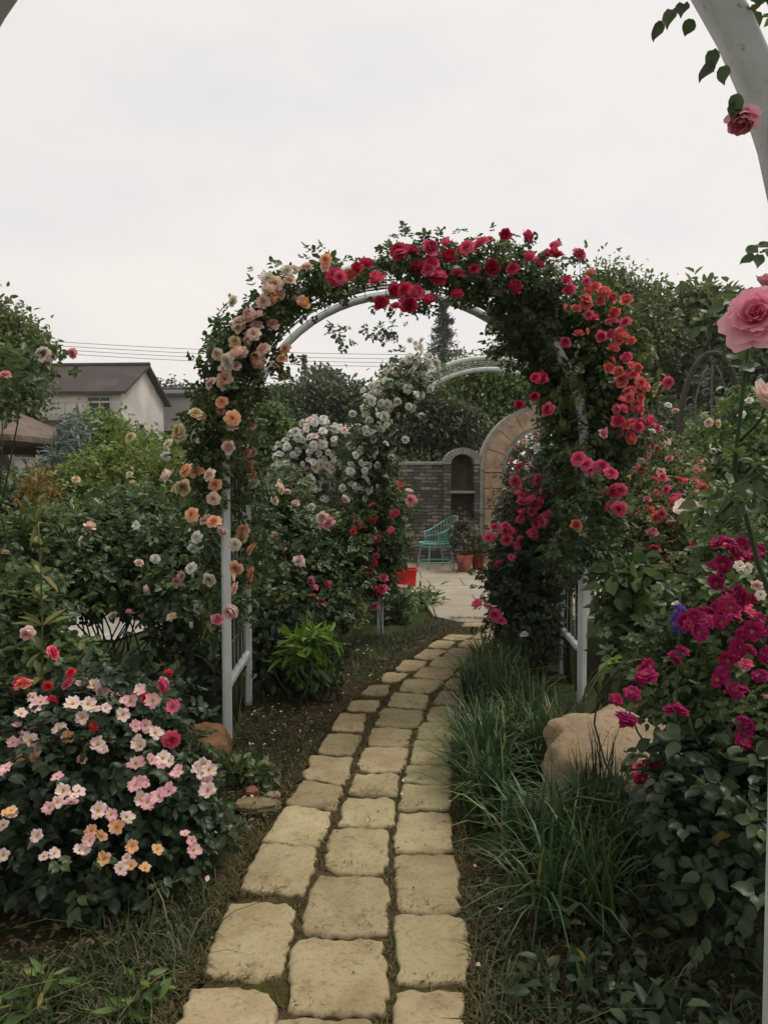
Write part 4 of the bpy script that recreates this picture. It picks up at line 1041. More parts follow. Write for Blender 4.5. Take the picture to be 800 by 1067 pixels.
# ------------------------------------------------------------------ boulders and edging stones
def rock(name, label, c, rad, mat, seed, cat='boulder', flat=None, sub=5, amp=.16):
    import bmesh
    bm = bmesh.new(); bmesh.ops.create_icosphere(bm, subdivisions=sub, radius=1)
    for v in bm.verts:
        d = v.co.normalized(); s_ = Vector((seed, seed * 2, 0))
        # blocky: push towards a super-ellipsoid
        k = (abs(d.x) ** 2.7 + abs(d.y) ** 2.7 + abs(d.z) ** 2.7) ** (-1 / 2.7)
        vd = noise.voronoi(d * 1.9 + s_ * .7)[0]
        r_ = k * (1 - .16 * vd[0] + .10 * min(.35, vd[1] - vd[0]) + amp * noise.noise(d * 1.3 + s_) + amp * .5 * noise.noise(d * 3.1 + s_) + amp * .16 * noise.noise(d * 9 + s_) + amp * .08 * noise.noise(d * 22 + s_))
        v.co = Vector((d.x * r_ * rad[0], d.y * r_ * rad[1], d.z * r_ * rad[2]))
        if flat and v.co.z > flat: v.co.z = flat + (v.co.z - flat) * .22
    me = bpy.data.meshes.new(name)
    for f in bm.faces: f.smooth = True
    bm.to_mesh(me); bm.free(); me.materials.append(mat)
    o = link(name, me, None, c); setp(o, label, cat)
    return o
b = foot(640, 3.55)
o = rock('boulder', 'large flat topped tan boulder in the grass right of the path', (b[0] - .01, b[1] - .12, .13), (.36, .33, .25), M['boulder'], 4.4, flat=.17, amp=.22)
o.rotation_euler = (math.radians(17), math.radians(4), math.radians(20))
b = foot(213, 3.95)
rock('boulder', 'small red brown boulder at the foot of the arch left post', (b[0], b[1], .09), (.125, .12, .13), M['boulder_red'], 9.1, sub=4)
for i, (x, y, w, l, h, m, lb) in enumerate([(268, 842, .22, .09, .03, 'slab', 'flat buff edging stone lying just left of the path'), (262, 829, .07, .05, .035, 'brick', 'red brick piece behind the flat edging stones'), (285, 832, .07, .05, .025, 'boulder', 'smaller tan edging stone nearest the path')]):
    q = gnd(x, y); rock('edging_stone', lb, (q[0], q[1], h * .4), (w / 2, l / 2 * 1.3, h), M[m], 3.3 + i, 'edging stone', sub=4, amp=.14, flat=h * .62)

# ------------------------------------------------------------------ gateway, wall, niche
WD = 13.3
def X(px, d): return (px - 400) / 800 * d
# wall
def wallpiece(label, x0, x1, y, h, th=.3):
    c = np.array([(x0 + x1) / 2, y + th / 2, 0])
    r = thing('garden_wall', label, 'garden wall', c, 'grey stone garden walls')
    part('masonry', MB().box(c + [0, 0, h / 2 - .05], (x1 - x0, th, h + .1)), M['stonewall'], r, False)
    part('coping', MB().box(c + [0, 0, h + .032], (x1 - x0, th + .06, .06), bev=.012), M['rimstone'], r, False)
wallpiece('grey stone wall behind the teal chair, left of the brick niche', X(318, WD), X(461, WD) , WD, 1.70)
wallpiece('grey stone wall on the right side of the sandstone gateway', X(632, WD) + .005, X(790, WD), WD, 1.75)
# niche
x0, x1 = X(461, WD) + .004, X(501, WD); w = x1 - x0; cx = (x0 + x1) / 2; th = .42; y0 = WD - .12
r = thing('brick_niche', 'grey brick niche with arched top and a shelf between wall and gateway', 'niche', (cx, y0 + th / 2, 0))
jw = .13; sz = 1.72; oR = w / 2; iR = oR - jw
for sgn in (-1, 1):
    part('jamb', MB().box((cx + sgn * (oR - jw / 2), y0 + th / 2, sz / 2 - .05), (jw, th, sz + .1)), M['stonewall'], r, False)
mb = MB(); n = 14
for k in range(n):
    a0, a1 = pi * (k + .06) / n, pi * (k + .94) / n
    P = [(cx - R * math.cos(a), y, sz + R * .86 * math.sin(a)) for y in (y0 - .01, y0 + th) for R, a in ((iR, a0), (oR, a0), (oR, a1), (iR, a1))]
    mb.add(P, [(0, 1, 2, 3), (7, 6, 5, 4), (0, 4, 5, 1), (1, 5, 6, 2), (2, 6, 7, 3), (3, 7, 4, 0)])
part('brick_arch', mb, M['rimstone'], r, False)
mb = MB(); 
mb.box((cx, y0 + th - .045, sz / 2), (2 * iR, .08, sz)); 
nn = 16; P = [(cx - iR * math.cos(pi * k / nn), sz + iR * .86 * math.sin(pi * k / nn)) for k in range(nn + 1)]
mb.add([(a, y0 + th - .05, b_) for a, b_ in P], [tuple(range(nn + 1))])
part('back_panel', mb, M['wood'], r, False)
part('shelf', MB().box((cx, y0 + .12, 1.24), (2 * iR + .02, .28, .045), bev=.006), M['rimstone'], r, False)
part('base', MB().box((cx, y0 + .1, .35), (2 * iR, .3, .8)), M['stonewall'], r, False)

# sandstone gateway
gx = X(566, WD); Ro, Ri = 1.09, .70; gz = 1.62; gy0, gth = WD - .18, .5
r = thing('stone_gateway', 'round sandstone gateway arch at the back of the patio', 'gateway', (gx, WD, 0))
def wedge(mb, R0, R1, a0, a1, ya, yb, zc, sub=4):
    A = np.linspace(a0, a1, sub + 1); V = []
    for a in A:
        for R, y in ((R0, ya), (R1, ya), (R1, yb), (R0, yb)):
            V.append((gx - R * math.cos(a), y, zc + R * math.sin(a)))
    f = [(3, 2, 1, 0), tuple(4 * sub + k for k in range(4))]
    for k in range(sub):
        for q in range(4):
            f.append((4 * k + q, 4 * k + (q + 1) % 4, 4 * k + 4 + (q + 1) % 4, 4 * k + 4 + q))
    mb.add(V, f)
mb = MB()
for k in range(9):
    wedge(mb, Ri + .05, Ro - .05, pi * k / 9 + .006, pi * (k + 1) / 9 - .006, gy0, gy0 + gth, gz)
part('arch_stones', mb, M['sandstone'], r, False)
mb = MB(); wedge(mb, Ro - .048, Ro + .03, 0, pi, gy0 + .02, gy0 + gth, gz, 30); part('outer_rim', mb, M['rimstone'], r, False)
mb = MB(); wedge(mb, Ri - .02, Ri + .048, 0, pi, gy0 + .02, gy0 + gth, gz, 30); part('inner_rim', mb, M['rimstone'], r, False)
for sg in (-1, 1):
    mb = MB(); xc = gx + sg * (Ro + Ri) / 2; hs = [0, .42, .95, 1.30, 1.575]
    for a, b_ in zip(hs[:-1], hs[1:]):
        mb.box((xc, gy0 + gth / 2, (a + b_) / 2), (Ro - Ri - .1, gth, b_ - a - .012), bev=.012)
    pl = part('pillar', mb, M['sandstone'], r, False)
    mb = MB()
    for q in (-1, 1): mb.box((xc + q * ((Ro - Ri) / 2 - .01), gy0 + gth / 2 + .02, gz / 2), (.075, gth - .04, gz - .004), bev=.01)
    part('edge_strip', mb, M['rimstone'], r, False, sub=pl)
    part('capital', MB().box((xc, gy0 + gth / 2, gz - .018), (Ro - Ri - .09, gth + .05, .05), bev=.01), M['sandstone'], r, False, sub=pl)
# iron gate in it
def scroll(mb, c, R, turns, sgn, start, y, r=.008, n=26):
    t = np.linspace(0, 1, n)
    a = start + sgn * turns * 2 * pi * t; rad = R * (1 - .82 * t)
    P = np.stack([c[0] + rad * np.cos(a), np.full(n, y), c[1] + rad * np.sin(a)], 1)
    mb.tube(P, r, 5)
r = thing('iron_gate', 'black scrolled iron gate inside the sandstone gateway', 'gate', (gx, WD + .12, 0))
for sg in (-1, 1):
    y = WD + .12; xa, xb = gx + sg * .01, gx + sg * (Ri - .04); mb = MB()
    fr = MB()
    for xx in (xa, xb): fr.tube([(xx, y, .06), (xx, y, 1.75)], .014, 6)
    for z in (.1, .75, 1.25, 1.72): fr.tube([(xa, y, z), (xb, y, z)], .012, 6)
    lf = part('gate_leaf', fr, M['iron'], r)
    for k in range(1, 6):
        xx = xa + (xb - xa) * k / 6; mb.tube([(xx, y, .1), (xx, y, .75)], .008, 5)
    for zc in (.88, 1.12, 1.38, 1.60):
        for k in range(3):
            xx = xa + (xb - xa) * (k + .5) / 3
            scroll(mb, (xx, zc), .10, 1.4, sg * (1 if k % 2 else -1), k * 2.1 + zc, y)
    part('scrollwork', mb, M['iron'], r, sub=lf)
bl = [pb(545, 480, 30, 45, 15.2, .5), pb(575, 500, 40, 45, 15.4, .5), pb(560, 540, 40, 40, 15.2, .5)]
r = bush('rose_bush', 'whitish pink rose bush seen through the iron gate', 'rose bush', foot(560, 15.3), bl, 260, leaf='leaf_red', size=.14, sigma=.08)
scatter_blooms(r, 70, .085, ('pompon',), ['blush', 'white', 'blush', 'dusty'], zmin=.6)

# tall iron arch at the right
D2 = 10.0; ax = X(739, D2); hw = .42
r = thing('iron_arch', 'tall dark iron arch with scrollwork behind the cream roses', 'iron arch', (ax, D2, 0))
zs = 1.85; rise = 1.25
def ia(y, hw, zs, rise): 
    t = np.linspace(0, pi, 30)
    return np.array([(ax - hw, y, -.05)] + [(ax - hw * math.cos(a), y, zs + rise * math.sin(a) ** .9) for a in t] + [(ax + hw, y, -.05)])
for y in (D2,):
    P = ia(y, hw, zs, rise)
    part('hoop', MB().tube(P, 1, rect=(.065, .065), up=[0, 1, 0]), M['iron'], r)
mb = MB()
for k in range(-3, 4):
    xx = ax + k * hw / 4
    mb.tube([(xx, D2, .1), (xx, D2, 2.0)], .010, 5)
for z in (.1, 1.05, 2.0): mb.tube([(ax - hw, D2, z), (ax + hw, D2, z)], .012, 6)
part('bars', mb, M['iron'], r)
mb = MB()
for k in range(16):
    u, v = rng.uniform(-.75, .75), rng.uniform(.1, .85)
    if u * u + v * v > .8: continue
    scroll(mb, (ax + u * hw, 2.05 + v * .95), rng.uniform(.06, .10), rng.uniform(.8, 1.5), rng.choice([-1, 1]), rng.uniform(0, 6), D2, .009)
for k in (-1, 0, 1): mb.tube(curve((ax + k * .12, D2, 2.0), (ax + k * .05, D2, 2.95), (k * .12, 0, 0)), .010, 5)
part('scrollwork', mb, M['iron_pale'], r)

# ------------------------------------------------------------------ patio furniture
def chair():
    c = foot(454, 12.45); rr = thing('wire_chair', 'teal painted wire chair with rounded back on the patio', 'chair', c)
    cx, cy = c[0], c[1]; sr, sz = .27, .43; z0 = .022
    def ringp(R, z, n=28, sy=1.0): return [(cx + R * math.cos(2 * pi * k / n), cy + R * sy * math.sin(2 * pi * k / n), z) for k in range(n)]
    mb = MB(); mb.tube(ringp(sr, sz), .014, 6, closed=True); mb.tube(ringp(sr, sz - .05), .010, 6, closed=True)
    for k in range(15):
        x = -sr + 2 * sr * (k + .5) / 15; h = math.sqrt(max(0, sr * sr - x * x))
        mb.tube(curve((cx + x, cy - h, sz), (cx + x, cy + h, sz), (0, 0, -.02)), .007, 5)
    for k in range(28): 
        a = 2 * pi * k / 28; mb.tube([(cx + sr * math.cos(a), cy + sr * math.sin(a), sz), (cx + sr * math.cos(a), cy + sr * math.sin(a), sz - .05)], .006, 4)
    part('seat', mb, M['teal'], rr)
    for a in (.25 * pi + .35, .75 * pi + .35, 1.25 * pi + .35, 1.75 * pi + .35):
        p0 = (cx + sr * .92 * math.cos(a), cy + sr * .92 * math.sin(a), sz); p1 = (cx + sr * 1.18 * math.cos(a), cy + sr * 1.18 * math.sin(a), z0)
        part('leg', MB().tube(curve(p0, p1, (0, 0, 0)), .013, 6), M['teal'], rr)
    part('stretcher', MB().tube(ringp(sr * 1.06, .13), .010, 5, closed=True), M['teal'], rr)
    # barrel back: rail that rises from the front left arm to a high crown at right rear
    fa = math.radians(200)   # direction the chair faces (to the left, a little to the front)
    back = MB(); top = []; 
    A = np.linspace(fa + math.radians(75), fa + math.radians(285), 24)
    for a in A:
        k = .5 - .5 * math.cos((a - A[0]) / (A[-1] - A[0]) * 2 * pi)
        R = sr * (1.08 + .25 * k); z = sz + .17 + .26 * k
        top.append((cx + R * math.cos(a), cy + R * math.sin(a), z))
    top = np.array(top)
    back.tube(np.concatenate([[[cx + sr * math.cos(A[0]), cy + sr * math.sin(A[0]), sz]], top, [[cx + sr * math.cos(A[-1]), cy + sr * math.sin(A[-1]), sz]]]), .015, 6)
    b = part('back_rail', back, M['teal'], rr)
    mb = MB()
    for a, t in list(zip(A, top))[1:-1]:
        p0 = np.array([cx + sr * math.cos(a), cy + sr * math.sin(a), sz]); mb.tube(curve(p0, t, (0, 0, 0), 4), .0065, 4)
    mid = np.array([(np.array([cx + sr * math.cos(a), cy + sr * math.sin(a), sz]) * .5 + t * .5) for a, t in zip(A, top)]); mb.tube(mid, .008, 5)
    part('back_wires', mb, M['teal'], rr)
chair()
def pot(px, d, R, h, mat, label):
    c = foot(px, d); c[2] = .022
    r = thing('flower_pot', label, 'flower pot', c)
    part('pot_body', MB().lathe([(0, 0), (R * .72, 0), (R * .92, h * .8), (R * .90, h * .86), (R * .80, h * .86), (R * .76, h * .74), (0, h * .74)], c), M[mat], r)
    part('pot_rim', MB().lathe([(R * .93, h * .82), (R, h * .83), (R * 1.02, h), (R * .88, h), (R * .86, h * .84)], c), M[mat], r)
    return c
c = pot(484, 12.0, .135, .26, 'pot', 'pink clay flower pot standing on the patio right of the chair')
bush('potted_plant', 'bushy dark plant with pale flecks growing in the pink pot', 'plant', (c[0], c[1], .2), [(np.array([c[0], c[1], .55]), np.array([.2, .16, .26])), (np.array([c[0] - .06, c[1], .75]), np.array([.14, .12, .15]))], 90, per=4, size=.08, sigma=.04, leaf='leaf_red', ncane=0 + 6)
c = pot(498, 12.25, .11, .27, 'pot_dark', 'dark red clay pot half hidden beside the pink pot')
bush('potted_plant', 'low green plant in the dark red pot', 'plant', (c[0], c[1], .2), [(np.array([c[0], c[1], .42]), np.array([.16, .14, .16]))], 60, per=4, size=.08, sigma=.04, leaf='leaf', ncane=6)
# red box
c = foot(422, 10.4); z0 = .0
r = thing('red_planter', 'bright red plastic box at the patio edge behind the green plant', 'planter', c)
def tub(mb, c, bw, tw, h, th=.012):
    P = lambda s, z: [(c[0] + a * s, c[1] + b * s * .75, z) for a, b in ((-1, -1), (1, -1), (1, 1), (-1, 1))]
    V = P(bw, 0.0) + P(tw, h) + P(tw - th, h) + P(bw - th, .02)
    f = [(3, 2, 1, 0)] + [(k, (k + 1) % 4, 4 + (k + 1) % 4, 4 + k) for k in range(4)] + [(4 + k, 4 + (k + 1) % 4, 8 + (k + 1) % 4, 8 + k) for k in range(4)] + [(8 + k, 8 + (k + 1) % 4, 12 + (k + 1) % 4, 12 + k) for k in range(4)] + [(12, 13, 14, 15)]
    mb.add(V, f)
mb = MB(); tub(mb, c, .135, .155, .25); part('box_body', mb, M['redplastic'], r, False)
mb = MB()
for sx, sy, lx, ly in ((0, -1, .33, .03), (0, 1, .33, .03), (-1, 0, .03, .2), (1, 0, .03, .2)): mb.box((c[0] + sx * .158, c[1] + sy * .12, .243), (lx, ly, .03), bev=.006)
part('box_rim', mb, M['redplastic'], r, False)
part('soil', MB().box((c[0], c[1], .19), (.26, .19, .02)), M['soil'], r, False)
b = c.copy(); b[2] = .2
r = thing('standard_tree', 'little lollipop tree with a thin stem in the red box', 'small tree', b)
t = at(419, 562, 10.35); part('trunk', MB().tube(curve(b, t, (.01, 0, 0)), np.linspace(.011, .008, 7), 6), M['bark'], r)
mb = MB(); foliage(mb, [(t + [0, 0, .0], np.array([.12, .12, .15]))], 60, 4, .04, .07, .2); part('crown', mb, M['leaf_red'], r)
q = at(417, 577, 10.3); bloom(r, q, .03, 'globe', 'pink', face_dir(q))
c = gnd(417, 626)
r = thing('flower_pot', 'small pale pink patterned pot in front of the red box', 'flower pot', c)
part('pot_body', MB().lathe([(0, 0), (.055, 0), (.075, .17), (.065, .17), (.055, .13), (0, .13)], c), M['palepot'], r)
part('pot_rim', MB().lathe([(.074, .15), (.084, .155), (.085, .185), (.066, .185), (.066, .16)], c), M['palepot'], r)

# ------------------------------------------------------------------ houses, pavilion, fence, cables
def gable_house(name, label, A, dg, df, lg, lf, eave, ridge, wallm, roofm, ov=.35):
    """A near corner; dg along the gable wall, df along the eave facade (unit 2d); lg, lf lengths"""
    A = np.array([A[0], A[1], 0.0]); dg = np.array([*nrmz(dg), 0]); df = np.array([*nrmz(df), 0])
    r = thing(name, label, 'house', A + dg * lg / 2 + df * lf / 2)
    c = [A, A + dg * lg, A + dg * lg + df * lf, A + df * lf]
    up = lambda p, z: p + np.array([0, 0, z])
    g0, g1 = up(A + dg * lg / 2, ridge), up(A + dg * lg / 2 + df * lf, ridge)
    V = c + [up(p, eave) for p in c] + [g0, g1]
    mb = MB(); mb.add(V, [(0, 1, 5, 4), (1, 2, 6, 5), (2, 3, 7, 6), (3, 0, 4, 7)]); mb.add(V, [(4, 5, 8), (6, 7, 9)])
    part('wall', mb, wallm, r, False)
    sl = (ridge - eave) / (lg / 2); mb = MB(); th = .14
    for s in (0, 1):
        e = A if s == 0 else A + dg * lg; o = -dg if s == 0 else dg
        P = [up(e + o * ov - df * ov, eave - sl * ov + .02), up(e + o * ov + df * (lf + ov), eave - sl * ov + .02), up(A + dg * lg / 2 + df * (lf + ov), ridge + .02), up(A + dg * lg / 2 - df * ov, ridge + .02)]
        V = P + [p + np.array([0, 0, th]) for p in P]
        mb.add(V, [(3, 2, 1, 0), (4, 5, 6, 7), (0, 1, 5, 4), (1, 2, 6, 5), (2, 3, 7, 6), (3, 0, 4, 7)])
    rf = part('roof', mb, roofm, r, False)
    part('ridge_cap', MB().tube([up(A + dg * lg / 2 - df * ov, ridge + .17), up(A + dg * lg / 2 + df * (lf + ov), ridge + .17)], .13, 8), roofm, r, True, sub=rf)
    return r, A, dg, df
def window(r, O, du, n, u, z, w, h, fm='frame_pale'):
    """frame + pane on a wall with origin O, direction du, outward normal n"""
    du, n = np.asarray(du), np.asarray(n); a = math.atan2(du[1], du[0])
    c = O + du * u + n * .03 + np.array([0, 0, z])
    mb = MB()
    for k in (-1, 1):
        mb.box(c + du * k * w / 2, (.08, .1, h + .08), a); mb.box(c + np.array([0, 0, k * h / 2]), (w - .08, .1, .08), a)
    f = part('window', mb, M[fm], r, False)
    part('pane', MB().box(c - n * .02, (w - .08, .04, h - .08), a), M['glass_dark'], r, False, sub=f)
    return f
A = (X(128, 38), 38)
r, A, dg, df = gable_house('house', 'white plastered house with brown tiled gable roof at the left', A, (.04, 1), (-1, .06), 6.4, 11, 5.7, 7.3, M['plaster'], M['tiles'])
nf = np.array([df[1], -df[0], 0]); nf = nf if nf[1] < 0 else -nf
ng = -df
window(r, A, df, nf, 1.1, 5.0, 1.2, .9); window(r, A, df, nf, 3.0, 3.2, 1.5, 1.5); window(r, A, df, nf, 5.2, 3.2, 1.5, 1.5); window(r, A, dg, ng, 5.0, 3.4, .7, .9); window(r, A, dg, ng, 2.6, 3.8, .8, 1.0)
mb = MB(); a = math.atan2(df[1], df[0])
mb.box(A + df * 2.4 + nf * .5 + np.array([0, 0, 4.35]), (4.8, 1.0, .22), a)
bal = part('balcony', mb, M['plaster_b'], r, False)
mb = MB()
for k in range(9): mb.box(A + df * (.1 + k * .57) + nf * .95 + np.array([0, 0, 4.76]), (.07, .07, .59), a)
mb.box(A + df * 2.4 + nf * .95 + np.array([0, 0, 5.1]), (4.8, .09, .09), a)
part('balcony_rail', mb, M['frame_pale'], r, False, sub=bal)
for k in range(4):
    part('pillar', MB().box(A + df * (3.6 + k * 1.6) + nf * .9 + np.array([0, 0, 1.9]), (.3, .3, 4.6), a), M['plaster_b'], r, False)
A = (X(191, 58), 58)
r, A, dg, df = gable_house('house', 'smaller far house with reddish roof right of the white gabled house', A, (.25, 1), (-1, .2), 5.5, 6, 6.5, 8.1, M['plaster_b'], M['tiles_red'])
nf = np.array([df[1], -df[0], 0]); nf = nf if nf[1] < 0 else -nf
window(r, A, df, nf, 1.2, 4.3, .9, 1.5); window(r, A, df, nf, 3, 4.3, .9, 1.5)
A = (X(440, 46), 46)
r, A, dg, df = gable_house('long_building', 'long low building with dark grey roof behind the central trees', A, (0, 1), (-1, 0), 8, 17, 6.35, 7.0, M['plaster_b'], M['tiles_grey'])
nf = np.array([0, -1, 0])
for k in range(6): window(r, A, df, nf, 1.8 + k * 2.7, 3.6, 1.3, 1.4)

# pavilion
pc = foot(-45, 12.6); r = thing('pavilion', 'open garden pavilion with brown thatched roof at the left edge', 'pavilion', pc)
hx, hy, ez, rzz = 1.62, 1.5, 2.12, 2.62
mb = MB(); n = 14; V = []
for k in range(n + 1):
    for e in range(9):
        t = k / n; q = -1 + 2 * e / 8
        V.append((pc[0] + q * hx * (1.08 - .55 * (t > .97) * 0) * (1 - .35 * t), 0, 0))
V = [(-hx, -hy, ez), (hx, -hy, ez), (hx, hy, ez), (-hx, hy, ez), (-hx * .55, 0, rzz), (hx * .55, 0, rzz)]
V2 = [(x, y, z - .09) for x, y, z in V[:4]]
mb = MB(); mb.add(np.array(V + V2) + pc, [(0, 1, 5, 4), (2, 3, 4, 5), (0, 6, 7, 1)[::-1], (1, 7, 8, 2)[::-1], (2, 8, 9, 3)[::-1], (3, 9, 6, 0)[::-1], (6, 9, 8, 7)[::-1]]); mb.add(np.array(V) + pc, [(1, 2, 5), (3, 0, 4)])
part('roof', mb, M['thatch'], r, False)
for sx in (-1, 1):
    for sy in (-1, 1):
        part('post', MB().tube([pc + [sx * hx * .66, sy * hy * .82, -.05], pc + [sx * hx * .66, sy * hy * .82, ez + .05]], .055, 8), M['wood'], r)
for sy in (-1, 1):
    part('beam', MB().box(pc + [0, sy * hy * .82, ez - .16], (hx * 1.5, .09, .12)), M['wood'], r, False)
# white fence
fy = 14.2; r = thing('picket_fence', 'low white picket fence behind the green shrubs at the left', 'fence', (X(95, fy), fy, 0))
xa, xb = X(-40, fy), X(205, fy)
mb = MB(); n = 34
for k in range(n + 1):
    x = xa + (xb - xa) * k / n
    if k % 6: mb.box((x, fy, .55), (.06, .025, 1.02))
    if k % 6: mb.add([(x - .03, fy - .0125, 1.06), (x + .03, fy - .0125, 1.06), (x, fy - .0125, 1.12), (x - .03, fy + .0125, 1.06), (x + .03, fy + .0125, 1.06), (x, fy + .0125, 1.12)], [(0, 1, 4, 3)]).add([(x - .03, fy - .0125, 1.06), (x + .03, fy - .0125, 1.06), (x, fy - .0125, 1.12)], [(0, 1, 2)])
part('pickets', mb, M['fencewhite'], r, False)
for k in range(0, n + 1, 6): part('post', MB().box((xa + (xb - xa) * k / n, fy + .02, .6), (.1, .1, 1.24), bev=.01), M['fencewhite'], r, False)
for z in (.3, .88): part('rail', MB().box(((xa + xb) / 2, fy + .04, z), (xb - xa, .04, .07)), M['fencewhite'], r, False)
# cables
for i, (ya, yb_, lb) in enumerate([(357, 372, 'topmost of the thin black overhead cables crossing the sky'), (361, 377, 'second thin black overhead cable from the top'), (365, 381, 'third thin black overhead cable from the top'), (369, 385, 'lowest of the thin black overhead cables crossing the sky')]):
    a, b_ = at(-60, ya - 10, 62), at(700, yb_ - 8, 70); 
    o = link('overhead_cable', MB().tube(curve(a, b_, (0, 0, -1.0), 30), .02, 4).mesh('overhead_cable', M['cable'])); setp(o, lb, 'cable', 'overhead cables across the sky')

# ------------------------------------------------------------------ trees
def tree(name, label, px, d, blobs, nclump, per, sigma, size, leaf, kind='single', trunk=.16, group=None, limbs=9, cat='tree', **kw):
    base = foot(px, d); r = thing(name, label, cat, base, group)
    mb = MB(); c, o = foliage(mb, blobs, nclump, per, sigma, size, .35, kind, up=.6, **kw)
    part('crown', mb, M[leaf], r)
    top = np.mean([b[0] for b in blobs], 0)
    tb = MB(); fork = base * .45 + top * .55; fork[0] = base[0] * .6 + top[0] * .4
    tb.tube(curve(base - [0, 0, .1], fork, (rng.normal() * .1, 0, 0)), np.linspace(trunk, trunk * .6, 7), 9)
    for i in rng.choice(len(c), limbs, replace=False):
        tb.tube(curve(fork - [0, 0, rng.uniform(0, .6)], c[i], (0, 0, .2)), np.linspace(trunk * .45, trunk * .08, 7), 6)
    part('trunk', tb, M['bark'], r)
    return r
def lobes(px, py, rx, ry, d, n, rmin=.3, rmax=.5, rd=None):
    """an uneven crown: n lobes inside a photo ellipse"""
    B = []
    for _ in range(n):
        a = rng.uniform(0, 2 * pi); q = math.sqrt(rng.uniform(0, 1)) * .8; s = rng.uniform(rmin, rmax)
        B.append(pb(px + rx * q * math.cos(a), py + ry * q * math.sin(a), rx * s, ry * s * .9, d + rng.normal() * .12 * rx * d / FPX, None))
    return B
TG = 'trees behind the garden'
tree('leafy_tree', 'tall round crowned tree at the right with its top against the sky', 655, 23, lobes(652, 345, 52, 62, 23, 16) + lobes(650, 430, 55, 60, 23, 10), 4200, 9, .24, .15, 'leaf_tree', group=TG)
tree('leafy_tree', 'broad tree right of the round crowned tree behind the iron arch', 720, 24, lobes(716, 355, 58, 58, 24, 16) + lobes(725, 440, 60, 60, 24, 10), 2400, 7, .28, .34, 'leaf_tree', group=TG)
tree('leafy_tree', 'lower shadowy tree at the far right edge of the garden', 790, 20, lobes(790, 400, 50, 70, 20, 14) + lobes(690, 450, 40, 36, 19, 8), 3200, 9, .22, .14, 'leaf_far', group=TG)
tree('leafy_tree', 'fresh green tree behind the far arch and gateway', 510, 19, lobes(505, 420, 48, 46, 19, 14) + lobes(535, 385, 40, 40, 20, 8), 3200, 9, .2, .13, 'leaf_tree_b', group=TG)
tree('leafy_tree', 'dark green bushy tree left of the fresh green tree', 452, 17, lobes(455, 448, 34, 34, 17, 12), 1500, 9, .18, .12, 'leaf_far', group=TG)
tree('leafy_tree', 'pale green tall tree showing in the gap right of the far arch', 565, 26, lobes(560, 380, 40, 50, 26, 12), 2000, 9, .22, .16, 'leaf_tree', group=TG)
tree('leafy_tree', 'wide dark tree under the long grey roof seen through the arch', 335, 20, lobes(335, 428, 70, 24, 20, 22, .25, .42) + lobes(300, 450, 40, 24, 19, 8) + lobes(390, 440, 36, 26, 20, 8), 3200, 9, .2, .13, 'leaf_far', group=TG)
tree('leafy_tree', 'rounded tree at the upper left edge above the pavilion', 5, 15, lobes(4, 388, 42, 52, 15, 16) + lobes(-30, 370, 50, 50, 15, 10), 2200, 9, .16, .12, 'leaf_tree', group=TG)
tree('leafy_tree', 'shaggy tree beside the peach roses behind the middle arch left post', 255, 12, lobes(265, 470, 30, 50, 12, 12), 900, 7, .12, .10, 'leaf_mid', group=TG, trunk=.08)
def conifer(label, px, d, ytop, ybot, wpx, n=26, dens=1.0, leaf='needle'):
    base = foot(px, d); top = at(px, ytop, d); H = top[2]; z0 = at(px, ybot, d)[2]; W = wpx * d / FPX
    r = thing('conifer', label, 'conifer', base, 'conifers behind the garden')
    mb, bb = MB(), MB()
    bb.tube(curve(base, top, (0, 0, 0), 9), np.linspace(.028 * H, .02, 9), 7)
    for i in range(n):
        t = (i + rng.uniform(0, .8)) / n; z = z0 + (H - z0) * t; R = W * (1 - t) ** .8 * rng.uniform(.7, 1.1) + .05
        for k in range(5):
            a = rng.uniform(0, 2 * pi); e = np.array([base[0] + R * math.cos(a), base[1] + R * math.sin(a), z + R * .12 * rng.normal() - R * .1])
            s = np.array([base[0], base[1], z]); bb.tube(curve(s, e, (0, 0, R * .08), 4), [.03, .02, .015, .01], 4)
            m = int(26 * dens); tt = rng.uniform(.15, 1, m)[:, None]; P = s * (1 - tt) + e * tt + rng.normal(size=(m, 3)) * R * .09
            add_leaves(mb, P, np.repeat([e - s], m, 0) * .3 + rvec(m) * R + [0, 0, -R * .25], rvec(m) * .6 + [0, 0, 1], rng.uniform(.10, .22, m) * (H / 9), .06 * H / 9, rng.uniform(.1, .9, m))
    part('crown', mb, M[leaf], r); part('trunk', bb, M['bark'], r)
conifer('tall pointed conifer standing alone against the sky in the arch', 462, 42, 311, 420, 34, 30, 1.3)
conifer('tiny far pointed conifer above the long grey roof', 318, 70, 370, 420, 10, 20)
tree('leafy_tree', 'small far tree top beside the tiny conifer above the grey roof', 335, 68, [pb(335, 392, 12, 6, 68), pb(345, 395, 10, 5, 68)], 90, 6, .3, .5, 'leaf_far', group=TG)
tree('leafy_tree', 'sparse far tree above the reddish roof', 180, 75, [pb(180, 404, 10, 5, 75), pb(183, 412, 12, 8, 75)], 60, 5, .4, .5, 'leaf_far', group=TG)

